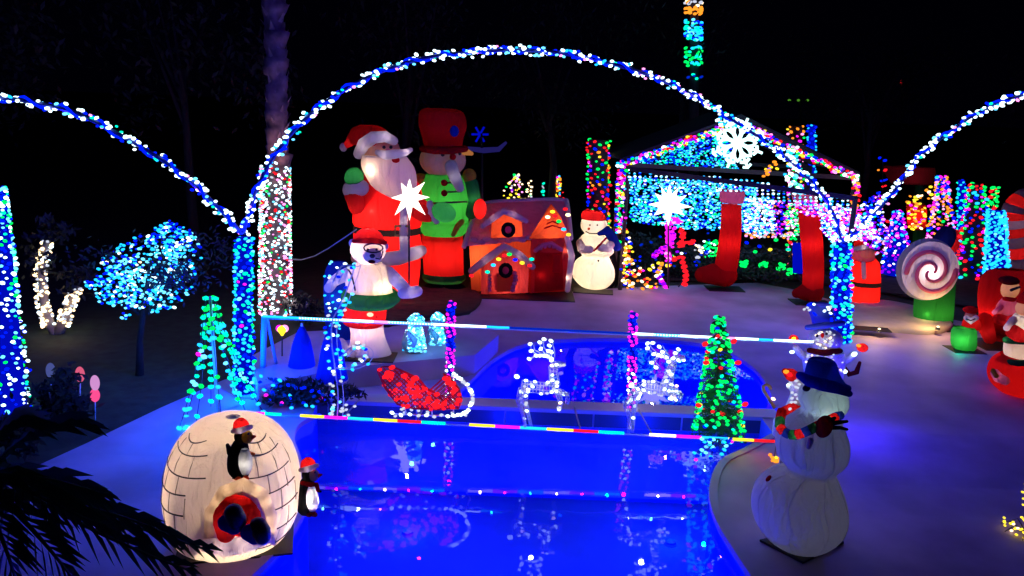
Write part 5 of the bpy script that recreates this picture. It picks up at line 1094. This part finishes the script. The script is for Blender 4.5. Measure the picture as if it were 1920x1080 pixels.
# pink and red lit figure
t = T('lit_candy_figure', 'magenta and red lit walking figure with striped legs beside the left star', 'light figure', 1258, 540, Y=18.7); k = t.k
line(t, 'wire_frame', [(1258, 418, 0), (1250, 445, 0), (1262, 485, 0), (1275, 487, 0), (1285, 520, 0), (1272, 538, 0)], 1.2, M_wire)
bs = strip(t, [(1252, 412), (1275, 415)], 26, dict(magenta=4, pink=1), 3.4, 5) + strip(t, [(1258, 426), (1258, 456)], 60, dict(magenta=5, violet=1), 3.6, 9) + strip(t, [(1276, 430), (1280, 440), (1274, 462)], 26, dict(red=1), 3.6, 4) + strip(t, [(1276, 462), (1282, 458), (1300, 453)], 26, dict(red=1), 3.4, 3) \
    + strip(t, [(1250, 462), (1238, 472), (1224, 481)], 32, dict(magenta=4, violet=2), 3.4, 4) + strip(t, [(1250, 470), (1254, 486)], 18, dict(magenta=3, pink=1), 3.4, 4) + strip(t, [(1262, 486), (1280, 484)], 18, dict(red=1), 3.4, 3) \
    + [(t.p(1280 + 6 * math.sin(i * .5), 492 + i * 8.2), 'red', 5.5 * k) for i in range(6)] + [(t.p(1240 - i * 3 + (i > 3) * i * 3, 496 + i * 7), pick(orange=3, red=2, warm=2), 4 * k) for i in range(5)] + [(t.p(1236 + i * 4, 520 + i * 6), 'magenta' if i % 2 else 'violet', 5 * k) for i in range(4)] + [(t.p(1278, 475), 'white', 3 * k), (t.p(1252, 498), 'yellow', 4.5 * k), (t.p(1270, 472), 'violet', 3 * k)]
bulbs(bs, t.root); lamp(t.root, t.p(1255, 500, -.5), (1, .1, .7), 5, .03)

# ================================================================== BACKGROUND LIT PALMS AND COLUMNS
column('lit_palm_trunk', 'tall trunk wound with red, green and blue lights left of the pavilion', 'lit trunk', 1122, 540, 262, 44, 42, 330, dict(red=4, green=3, blue=3, magenta=1, orange=1, yellow=.6), 3.5, M_dkbark, Y=21)
t = T('lit_palm_trunk', 'very tall dark trunk with separate orange, cyan and green light bands high above the pavilion', 'lit trunk', 1300, 532, Y=27); k = t.k
mb = MB(); mb.tube([t.p(1300, 532), t.p(1301, 250), t.p(1302, -60)], [.2, .17, .13], 10); mb.build('trunk', M_dkbark, t.root); bs = []
for y0, y1, n, cols in ((0, 12, 12, dict(orange=2, warm=1, dimwhite=2)), (14, 28, 26, dict(orange=4)), (38, 76, 70, dict(cyan=4, teal=2, ice=2, blue=1)), (88, 124, 34, dict(green=3, cyan=2, teal=2)), (140, 150, 5, dict(dimblue=1, teal=1))):
    for i in range(n): a = R_.uniform(PI, 2 * PI); bs.append((t.p(1300 + 15 * math.cos(a), R_.uniform(y0, y1)) + Vector((0, math.sin(a) * 12 * k, 0)), pick(**cols), 3.1 * k))
bulbs(bs, t.root)
column('lit_palm_trunk', 'short stretch of orange and pink lights above the pavilion right roof slope', 'lit trunk', 1492, 540, 236, 30, 28, 240, dict(orange=4, pink=3, magenta=2, yellow=2, green=1), 3.4, M_dkbark, Y=23)
column('lit_palm_trunk', 'stretch of blue spiral lights above the pavilion right roof slope', 'lit trunk', 1522, 540, 234, 16, 14, 200, dict(blue=4, cyan=3), 3.2, LED['deepblue'], Y=24)
column('light_cone', 'white and violet cone of lights right of the pavilion', 'light cone', 1683, 515, 395, 62, 14, 260, dict(white=2, pink=2, violet=3, blue=4, cyan=2, magenta=2), 3.3, LED['deepblue'], Y=22)
column('light_cone', 'pink, orange and blue cone of lights behind the lollipop', 'light cone', 1766, 468, 330, 60, 16, 260, dict(magenta=3, pink=2, orange=3, blue=3, cyan=1, green=1), 3.4, None, Y=24)
column('light_cone', 'narrow blue and cyan light column right of the pink and orange cone', 'light cone', 1803, 500, 338, 16, 14, 100, dict(cyan=4, teal=2, blue=3), 3.6, LED['deepblue'], Y=24)
column('light_cone', 'red and green lit column with white bulbs at its foot', 'light cone', 1830, 522, 345, 76, 26, 300, dict(green=3, red=4, blue=2, magenta=2, cyan=1), 4, M_dkbark, Y=20)
column('light_cone', 'thin leaning green and red light string above the red and green column', 'light cone', 1852, 450, 350, 20, 12, 60, dict(green=4, red=2, yellow=1), 4.4, None, Y=20.5, lean=14)
column('light_cone', 'bright cyan light column glowing blue beside the striped candy cane', 'light cone', 1868, 516, 395, 44, 30, 330, dict(cyan=8, ice=1), 3.8, LED['deepblue'], Y=18.5)
for x, y, c in ((1822, 521, 'white'), (1842, 524, 'white'), (1841, 533, 'green'), (1845, 522, 'magenta')):
    pass
net('orange and yellow net of lights on a dark bush behind the lollipop', [(1700, 370), (1745, 350), (1760, 400), (1745, 425), (1700, 435)], 23.5, 90, dict(orange=4, yellow=3, warm=1, magenta=1), 3.4, (1725, 500), lim=90)
net('blue and pink lights behind the right post of the pavilion', [(1612, 380), (1650, 360), (1665, 440), (1662, 485), (1640, 480)], 21, 190, dict(blue=4, violet=2, pink=2, white=1, cyan=1), 3.1, (1640, 520), lim=190)
for x, y, top, w, n, cols, lb in ((968, 378, 326, 66, 60, dict(warm=3, yellow=2, pink=2, violet=1.5, green=1, dimwhite=2), 'small dim multicolour light tree above the gingerbread roof, left'), (1047, 378, 330, 26, 44, dict(orange=3, yellow=2, red=2, magenta=1, cyan=1), 'narrow orange light tree above the gingerbread roof peak'),
        (993, 375, 336, 18, 12, dict(warm=3, yellow=1), 'few warm lights between the two far light trees'), (1018, 368, 342, 8, 8, dict(teal=2, dimwhite=2), 'few dim greenish lights beside the narrow orange light tree')):
    column('distant_light_tree', lb, 'light tree', x, y, top, w, w * .25, n, cols, 2.9, None, Y=27, rlo=.2)
column('distant_light_tree', 'dim red and blue lights high behind the right light arch', 'light tree', 1655, 520, 292, 24, 14, 26, dict(blue=2, red=2, orange=1, dimwhite=1), 3.4, None, Y=26, open_=True)
t = T('utility_light', 'single dim red light on a far dark mast', 'mast light', 1690, 400, Y=60); mb = MB(); mb.tube([t.p(1690, 400), t.p(1690, 155)], .05, 5); mb.build('mast', M_wire, t.root); bulbs([(t.p(1690, 153), 'red', 3.2 * t.k)], t.root)
t = T('distant_light_row', 'row of three dim green lights in the dark sky above the pavilion', 'light row', 1500, 400, Y=50); mb = MB(); mb.tube([t.p(1500, 400), t.p(1500, 190)], .05, 5); mb.tube([t.p(1478, 187), t.p(1520, 190)], .03, 4); mb.build('pole', M_wire, t.root)
gd = glow('dim_green', (.08, .3, .02), .8)
for x in (1480, 1497, 1514): mb = MB(); mb.ell(t.p(x, 188), (.1, .1, .07), None, 8, 6); mb.build('bulb', gd, t.root)

# ================================================================== RIGHT SIDE INFLATABLES
t = T('santa_present', 'small inflatable santa shaped like a red box with a glowing front, behind the cyan post', 'inflatable santa', 1622, 572, z=ZB); k = t.k
t.loft('body', [(482, 1600, 1640), (495, 1590, 1648), (525, 1588, 1650), (528, 1589, 1649)], NY('red'), .85, cap0=True); t.loft('belt', [(526, 1588, 1650), (534, 1588, 1650)], NY('black'), .88); t.loft('legs', [(534, 1590, 1649), (560, 1592, 1648), (568, 1596, 1644)], NY('red'), .85)
t.loft('white_hem', [(564, 1592, 1648), (570, 1592, 1648), (574, 1600, 1642)], NY('cream'), .9, cap1=True)
t.ell('head', 1618, 474, 21, 18, NY('skin'), -.05); t.loft('beard', [(470, 1602, 1636), (482, 1602, 1640), (494, 1610, 1632)], NY('pink'), .6, dy=-.15, cap0=True, cap1=True); t.loft('hat', [(446, 1606, 1616), (455, 1602, 1626), (466, 1602, 1634)], NY('red'), .9, cap0=True, lit=1.5); t.ell('pompom', 1606, 444, 6, 6, NY('white')); t.tube('hat_brim', [(1602, 468, 4, -.12), (1620, 464, 5, -.24), (1636, 468, 4, -.12)], NY('white'))
t.tube('coat_front', [(1619, 494, 4, -.33), (1620, 520, 4, -.36)], NY('cream')); t.tube('arm', [(1592, 498, 9), (1584, 508, 8)], NY('red')); mat_rect(t, 'ground_sheet', 1622, 576, .95, .7)
t.glowlamp(1620, 508, 0, 14, (1, .6, .3)); t.glowlamp(1618, 552, 0, 14, (1, .6, .3)); t.glowlamp(1618, 474, -.05, 5); lamp(t.root, t.p(1618, 560, -.75), (1, .6, .3), 6, .03) if False else None
mb = MB(); mb.box(G(1625, 616, .27) - t.o, (.9, .32, .015), Matrix.Rotation(-.15, 3, 'Z')); mb.build('spare_sheet', pbr('black_vinyl', (.012, .012, .014), .5), t.root, False)
# lollipop
t = T('lollipop_inflatable', 'inflatable with a pink swirl lollipop disc on a green glowing block', 'inflatable lollipop', 1755, 606, z=ZB); k = t.k
t.loft('green_block', [(500, 1728, 1786), (520, 1722, 1790), (560, 1716, 1788), (590, 1714, 1786), (612, 1718, 1784)], NY('green'), .7, cap0=True, cap1=True)
Mx = Matrix.Rotation(-.28, 3, 'Z') @ Matrix.Rotation(0.0, 3, 'X')
c = t.p(1744, 508, -.62)
def ring_pt(r, a, off): return c + Mx @ Vector((r * k * math.cos(a), -off, r * k * 1.15 * math.sin(a)))
mb = MB(); mb.ell(c, (46 * k, 11 * k, 53 * k), Mx, 32, 20); mb.build('disc', NY('white', .5), t.root)
mb = MB(); mb.ell(c + Vector((0, .16, 0)), (50 * k, 9 * k, 57 * k), Mx, 32, 16); mb.build('white_rim', NY('grey', .45), t.root)
for s0 in (0, PI): mb = MB(); mb.tube([ring_pt(5 + 34 * (i / 40), s0 + i * .16, 11 * k * (1 - (5 + 34 * i / 40) ** 2 / 46 ** 2) ** .5) for i in range(41)], [k * (2 + 2.6 * i / 40) for i in range(41)], 8, rnd=True); mb.build('swirl', NY('pink', .5), t.root)
t.glowlamp(1752, 585, 0, 7, (1, 1, .3)); lamp(t.root, c, (1, .7, .75), 9, .04, 'inner_lamp'); mat_rect(t, 'ground_sheet', 1752, 612, 1.0, .9)
t.glowlamp(1738, 590, -.25, 1.5, (1, 1, .3))
# green present with small santa
t = T('santa_on_green_block', 'small santa figure sitting on a bright green glowing block', 'inflatable santa', 1808, 656, z=.14); k = t.k
t.loft('green_block', [(614, 1790, 1826), (620, 1786, 1830), (635, 1784, 1830), (648, 1785, 1830), (655, 1790, 1826)], NY('lime'), .8, cap0=True, cap1=True)
t.loft('santa_body', [(594, 1812, 1832), (604, 1806, 1838), (616, 1804, 1838)], NY('red'), .8, dy=.1, cap0=True); t.ell('face', 1820, 592, 10, 9, NY('skin'), .1); t.tube('beard', [(1812, 596, 5, -.05), (1820, 602, 6, -.1), (1830, 596, 5, -.05)], NY('white')); t.ell('hat', 1820, 581, 13, 7, NY('red'), .1); t.tube('moustache_line', [(1812, 598, 1.2, -.18), (1820, 601, 1.2, -.2), (1828, 598, 1.2, -.18)], M_blk)
t.glowlamp(1804, 634, -.05, 3.0, (.8, 1, .7), .04); t.glowlamp(1822, 605, .1, .9); mat_rect(t, 'ground_sheet', 1808, 657, .6, .5, z=.14); lamp(t.root, t.p(1800, 652, -.35), (0, 1, .3), 1.5, .02)
# red armchair santa
t = T('santa_armchair', 'big dark red inflatable armchair with a small figure sitting in it', 'inflatable armchair', 1890, 645, z=.14); k = t.k
t.loft('back', [(505, 1868, 1925), (512, 1850, 1950), (530, 1838, 1965), (570, 1834, 1970), (610, 1840, 1970), (640, 1850, 1965)], NY('darkred'), .45, dy=.25, cap0=True, cap1=True)
t.tube('armrest', [(1846, 600, 14, -.3), (1850, 618, 13, -.3), (1856, 634, 11, -.3)], NY('red')); t.tube('cushion', [(1858, 618, 15, -.2), (1900, 622, 16, -.25), (1950, 622, 15, -.2)], NY('darkred')); t.tube('armrest', [(1962, 590, 16, -.3), (1962, 630, 14, -.3)], NY('red'))
t.loft('figure_body', [(560, 1880, 1905), (575, 1870, 1912), (596, 1868, 1914)], NY('pink'), .7, dy=-.25, cap0=True); t.tube('figure_shorts', [(1872, 598, 10, -.4), (1890, 604, 11, -.48), (1908, 598, 10, -.4)], NY('red'))
t.ell('figure_head', 1894, 542, 15, 19, NY('skin'), -.3); t.ell('figure_cap', 1892, 526, 17, 8, NY('maroon'), -.3); t.tube('cap_peak', [(1896, 544, 2.5, -.52), (1912, 538, 2, -.5)], M_blk); t.tube('figure_arm', [(1878, 575, 5, -.3), (1864, 586, 4, -.4)], NY('pink')); t.tube('figure_scarf', [(1884, 560, 4, -.4), (1900, 562, 4, -.45)], NY('red'))
t.glowlamp(1855, 590, .2, 5, (1, .4, .3)); t.glowlamp(1895, 540, -.3, 1.0); t.glowlamp(1890, 580, -.25, .9, (1, .7, .6)); t.glowlamp(1920, 560, .2, 4, (1, .4, .3)); mat_rect(t, 'ground_sheet', 1890, 648, 1.4, .9, z=.14)
# santa on a white and green drum with a red base at the right edge
t = T('santa_drum', 'glowing santa on a white and green drum over a red base, right edge', 'inflatable santa', 1925, 742, z=.1); k = t.k
t.loft('red_base', [(668, 1880, 1970), (680, 1866, 1984), (700, 1858, 1992), (722, 1862, 1988), (738, 1880, 1970)], NY('red'), .85, cap0=True, cap1=True)
t.loft('drum', [(642, 1888, 1962), (660, 1886, 1964), (672, 1888, 1962)], NY('cream'), .9); t.tube('green_band', [(1886 + 39 - 39 * math.cos(a * PI / 8) * 1, 637 + 3 * math.sin(a * PI / 8), 6, -math.sin(a * PI / 8) * 38 * k) for a in range(9)], NY('green')); t.tube('green_band', [(1886 + 39 - 38 * math.cos(a * PI / 8) * 1, 678 + 3 * math.sin(a * PI / 8), 6, -math.sin(a * PI / 8) * 36 * k) for a in range(9)], NY('green'))
t.loft('santa_body', [(590, 1905, 1945), (605, 1896, 1954), (625, 1894, 1956), (640, 1898, 1952)], NY('white'), .8, cap0=True); t.tube('red_jacket', [(1900, 622, 13, -.2), (1912, 630, 13, -.3)], NY('red')); t.ell('head', 1925, 578, 18, 17, NY('skin')); t.loft('hat', [(545, 1922, 1932), (556, 1912, 1940), (568, 1908, 1944)], NY('red'), .9, cap0=True); t.tube('arm', [(1900, 600, 7, -.1), (1888, 615, 6, -.2)], NY('cream'))
t.tube('side_lamp_horn', [(1866, 700, 8, -.3), (1872, 708, 9, -.42), (1884, 714, 8, -.5)], NY('pink')); t.tube('gold_trim', [(1862, 695, 4, -.38), (1868, 705, 4, -.48)], NY('yellow'))
t.glowlamp(1920, 700, 0, 8, (1, .5, .4)); t.glowlamp(1924, 655, 0, 4, (1, .85, .55)); t.glowlamp(1925, 615, 0, 4, (1, .9, .7)); t.glowlamp(1925, 575, 0, .8); mat_rect(t, 'ground_sheet', 1925, 742, 1.2, 1.0, z=.1)
# striped candy cane
t = T('candy_cane_inflatable', 'large red and white striped inflatable candy cane at the right edge', 'inflatable candy cane', 1912, 525, z=ZB, Y=None); k = t.k
sp = smooth_open([Vector((x, y, 0)) for x, y in [(1918, 525), (1914, 480), (1908, 440), (1904, 410), (1908, 390), (1930, 375), (1955, 385), (1962, 410)]], 4)
for i in range(0, len(sp) - 1, 2):
    q = sp[i:i + 3]; t.tube('stripe', [(v.x, v.y, 24) for v in q], NY('red' if (i // 2) % 2 == 0 else 'grey'), rnd=False, n=20)
for y in (505, 460, 415): t.glowlamp(1912, y, 0, 3, (1, .5, .8))
t = T('candy_cane_inflatable', 'long low red and blue-white striped inflatable cane behind the light columns', 'inflatable candy cane', 1800, 505, Y=22); k = t.k
for i in range(7): t.tube('stripe', [(1764 + i * 11, 448 + i * 4, 26), (1764 + i * 11 + 11, 452 + i * 4, 26)], NY('red' if i % 2 else 'blue', .6), rnd=False, n=18)
for x in (1775, 1800, 1825): t.glowlamp(x, 460, 0, 4, (.6, .3, 1))
t.tube('end_post', [(1770, 505, 8), (1768, 460, 9)], NY('grey'), n=10)
# dim red inflatables far behind the right arch
t = T('dim_red_inflatable', 'dim red and green inflatable far behind the right light arch', 'inflatable', 1740, 505, Y=27); k = t.k
t.loft('red_block', [(380, 1700, 1732), (390, 1700, 1736), (415, 1702, 1736), (430, 1704, 1732)], NY('red'), .8, cap0=True, cap1=True); t.tube('green_leg', [(1722, 430, 10), (1725, 505, 12)], NY('green')); t.loft('red_top', [(312, 1660, 1750), (325, 1660, 1752), (345, 1672, 1745)], NY('maroon'), .5, cap0=True, cap1=True); t.tube('green_neck', [(1726, 345, 9), (1722, 385, 10)], NY('green'))
t.glowlamp(1718, 405, 0, 9, (1, .4, .3)); t.glowlamp(1705, 328, 0, 5, (1, .5, .6)); t.glowlamp(1724, 465, 0, 1)
# yellow light cluster at the right edge, near
t = T('yellow_light_bush', 'small cluster of yellow lights at the lower right edge on the deck', 'light cluster', 1925, 1000, z=0); k = t.k
mb = MB()
for i in range(8): a = i * .8; mb.tube([Vector((0, 0, 0)), Vector((math.cos(a) * .18, math.sin(a) * .18, .08)), Vector((math.cos(a) * .26, math.sin(a) * .26, .02))], .006, 4)
mb.tube([Vector((0, 0, 0)), t.p(1922, 880)], .01, 5); mb.build('branches', M_wire, t.root)
bulbs([(Vector((R_.uniform(-.26, .26), R_.uniform(-.26, .26), R_.uniform(.02, .1))), pick(yellow=4, warm=1), 2.6 * k) for _ in range(34)] + [(t.p(1921 + R_.uniform(-5, 5), R_.uniform(900, 990)), 'yellow', 2.4 * k) for _ in range(12)], t.root)

# small blue floodlight washing the deck behind the large snowman
t = T('blue_floodlight', 'small blue floodlight low on the deck behind the large snowman', 'floodlight', 1598, 826, z=.02); mb = MB(); mb.box((0, 0, .06), (.12, .05, .08)); mb.build('housing', M_wire, t.root, False); mb = MB(); mb.ell((0, -.03, .06), (.035, .02, .025), None, 10, 6); mb.build('lens', LED['deepblue'], t.root)
lamp(t.root, (.1, -.1, .75), (.03, .01, 1), 45, .03)

# ================================================================== FOREGROUND PALM FRONDS
M_fr = pbr('palm_frond_green', (.08, .2, .06), .6)
t = link('palm_plant', None, None, (-2.6, 3.0, 0)); tag(t, 'dark palm with long feathery fronds in the bottom left corner', 'palm plant')
mb = MB(); rr = []
for i in range(20): z = 2.3 * i / 20; rr += [((0, 0, z), .13, .13), ((0, 0, z + .1), .15, .15)]
mb.rings(rr, 14); mb.build('trunk', M_bark, t)
def frond(tip, mid, start, L, nleaf, seed, droop=.12):
    r = random.Random(seed); S, M, E = Vector(start), Vector(mid), Vector(tip); P = [(1 - u) ** 2 * S + 2 * u * (1 - u) * M + u * u * E for u in [i / 24 for i in range(25)]]
    mb = MB(); mb.tube(P, [.014 * (1 - .8 * i / 24) + .002 for i in range(25)], 5)
    for i in range(nleaf):
        u = .1 + .9 * i / nleaf; j = min(23, int(u * 24)); c = P[j].lerp(P[j + 1], u * 24 - j); d = (P[j + 1] - P[j]).normalized(); sd = d.cross(Vector((0, 0, 1))).normalized()
        for s in (-1, 1):
            l = L * (.45 + .75 * math.sin(min(1, u * 1.05) * PI * .86 + .25)) * r.uniform(.8, 1.15); dr = (sd * s * (1.0 - .45 * u) + d * (.75 + .6 * u) + Vector((0, 0, r.uniform(-.1, .25)))).normalized(); e = c + dr * l + Vector((0, 0, -droop * l * 2)); m2 = c + dr * l * .5 + Vector((0, 0, .02)); wv = Vector((0, 0, 1)).cross(dr).normalized() * .0035
            mb.add([c, m2 + wv, e, m2 - wv], [(0, 1, 2), (0, 2, 3)])
    return mb
def FP(x, y, Y): return W(x, y, Y) - Vector(t.location)
base = FP(-60, 900, 3.4)
k0 = 0
for tip, mid, Y in (((170, 800), (60, 770), 3.6), ((200, 930), (70, 880), 3.5), ((190, 985), (60, 930), 3.3), ((330, 1010), (170, 930), 3.6), ((400, 1035), (180, 960), 3.7), ((370, 1075), (150, 1000), 3.5), ((140, 1090), (60, 980), 3.2), ((60, 800), (0, 770), 3.5), ((30, 1090), (0, 980), 3.1)):
    k0 += 1; frond(FP(*tip, Y), FP(*mid, Y - .1), base + Vector((R_.uniform(-.05, .05), R_.uniform(-.1, .1), R_.uniform(-.1, .1))), .19, 15, 200 + k0).build('frond', M_fr, t, False)
for tip, mid, Y in (((-120, 780), (-90, 800), 3.2), ((-200, 900), (-120, 850), 3.3), ((-150, 1050), (-90, 960), 3.1)):
    k0 += 1; frond(FP(*tip, Y), FP(*mid, Y), base, .24, 22, 200 + k0).build('frond', M_fr, t, False)
t = T('white_globe_light', 'pale lavender round dome at the left edge, half hidden by palm fronds', 'globe', 10, 960, z=0, Y=None); t.ell('globe', 6, 915, 34, 32, pbr('white_plastic', (.7, .7, .75), .4)); mb = MB(); mb.tube([t.p(8, 960), t.p(8, 940)], .05, 8); mb.build('stem', M_wire, t.root)

# power cord drooping from the palm to the giant santa
a, b = Vector((G(540, 480, ZB).x, 0, 0)), None
t = T('power_cord', 'thin dark cord drooping from the lit palm trunk towards the polar bear', 'cord', 520, 590, Y=G(516, 590, ZB).y - .3); mb = MB()
mb.tube([t.p(540, 486), t.p(565, 487, -.4), t.p(590, 480, -.8), t.p(615, 466, -1.2), t.p(645, 446, -1.6), t.p(668, 430, -1.2)], .012, 5); mb.build('cable', pbr('grey_cable', (.3, .3, .35), .5), t.root)

# small warm ground lamps washing the beige oval pad
for x, y, lb in ((1648, 622, 'left of two tiny warm ground lamps on the beige oval pad'), (1758, 618, 'right of two tiny warm ground lamps on the beige oval pad')):
    t = T('ground_lamp', lb, 'ground lamp', x, y, z=.27); mb = MB(); mb.rings([((0, 0, .05), .035, .035), ((0, 0, 0), .05, .05)], 12); mb.build('housing', M_wire, t.root); mb = MB(); mb.ell((0, 0, .06), (.03, .03, .02), None, 10, 6); mb.build('lens', LED['warm'], t.root)
    lamp(t.root, (-.1, -.05, .35), (1, .62, .22), 20, .02)

# small features become sub-parts of the part they sit on
HOST = {'eye': ('head', 'muzzle', 'figure_head', 'body'), 'nose': ('muzzle', 'head'), 'mouth': ('muzzle', 'head'), 'muzzle_line': ('muzzle',), 'moustache': ('head', 'beard'), 'goggle_rim': ('head',), 'ear': ('head',), 'beak': ('head',), 'face': ('head',),
        'pompom': ('hat',), 'hat_tail': ('hat',), 'hat_brim': ('hat', 'tall_hat', 'santa_hat', 'red_hat', 'hat_crown'), 'cap_brim': ('cap',), 'buckle': ('belt',), 'braid': ('jacket',), 'epaulette': ('jacket',), 'snowflake_badge': ('tall_hat',), 'shorts_glow_spot': ('shorts',), 'raised_cuff': ('raised_arm',), 'lowered_cuff': ('lowered_arm',),
        'wreath_centre': ('wreath',), 'door_leaf': ('door',), 'fanlight_bead': ('door_arch',), 'icing_drop': ('porch_wall',), 'icing_scallop': ('roof',), 'gable_brick': ('tower_gable',), 'entrance_rim': ('entrance',), 'entrance_lip': ('entrance',), 'top_hat_brim': ('top_hat',), 'figure_cap': ('figure_head',), 'cap_peak': ('figure_head',), 'twig_finger': ('twig_hand',), 'swirl': ('disc',), 'white_rim': ('disc',), 'moustache_line': ('beard',)}
bn = lambda o: o.name.split('.')[0]
for root in [o for o in COL.objects if o.parent is None and o.type == 'EMPTY']:
    kids = list(root.children); first = {}
    for c in kids: first.setdefault(bn(c), c)
    for c in kids:
        for h_ in HOST.get(bn(c), ()):
            if h_ in first and first[h_] is not c and bn(first[h_]) not in HOST: c.parent = first[h_]; break
# repeats share a group
GRP = dict(light_arch='light arches over the pool garden', light_post='blue wrapped posts carrying the arches', light_cone='light cones and columns', light_string='light strings wound on trees and timber', lit_palm_trunk='trunks wound with lights',
           light_net='light nets and curtains around the pavilion', distant_light_tree='small far light trees', fabric_cone_tree='blue fabric cones', mesh_light_penguin='cyan mesh penguins', penguin='penguins on the igloo', star_light='white star lights', garden_stake_light='small garden stake lights',
           pool_light='underwater pool lamps', ground_lamp='warm ground lamps on the pad', light_pole='striped light poles on the divider', lit_hedge='dark hedges dotted with lights', rope_light='rope lights across the pool divider', light_cluster='small clusters of bulbs', candy_cane_inflatable='striped candy cane inflatables')
for o in COL.objects:
    if o.parent is None and 'category' in o and 'group' not in o and bn(o) in GRP: o['group'] = GRP[bn(o)]
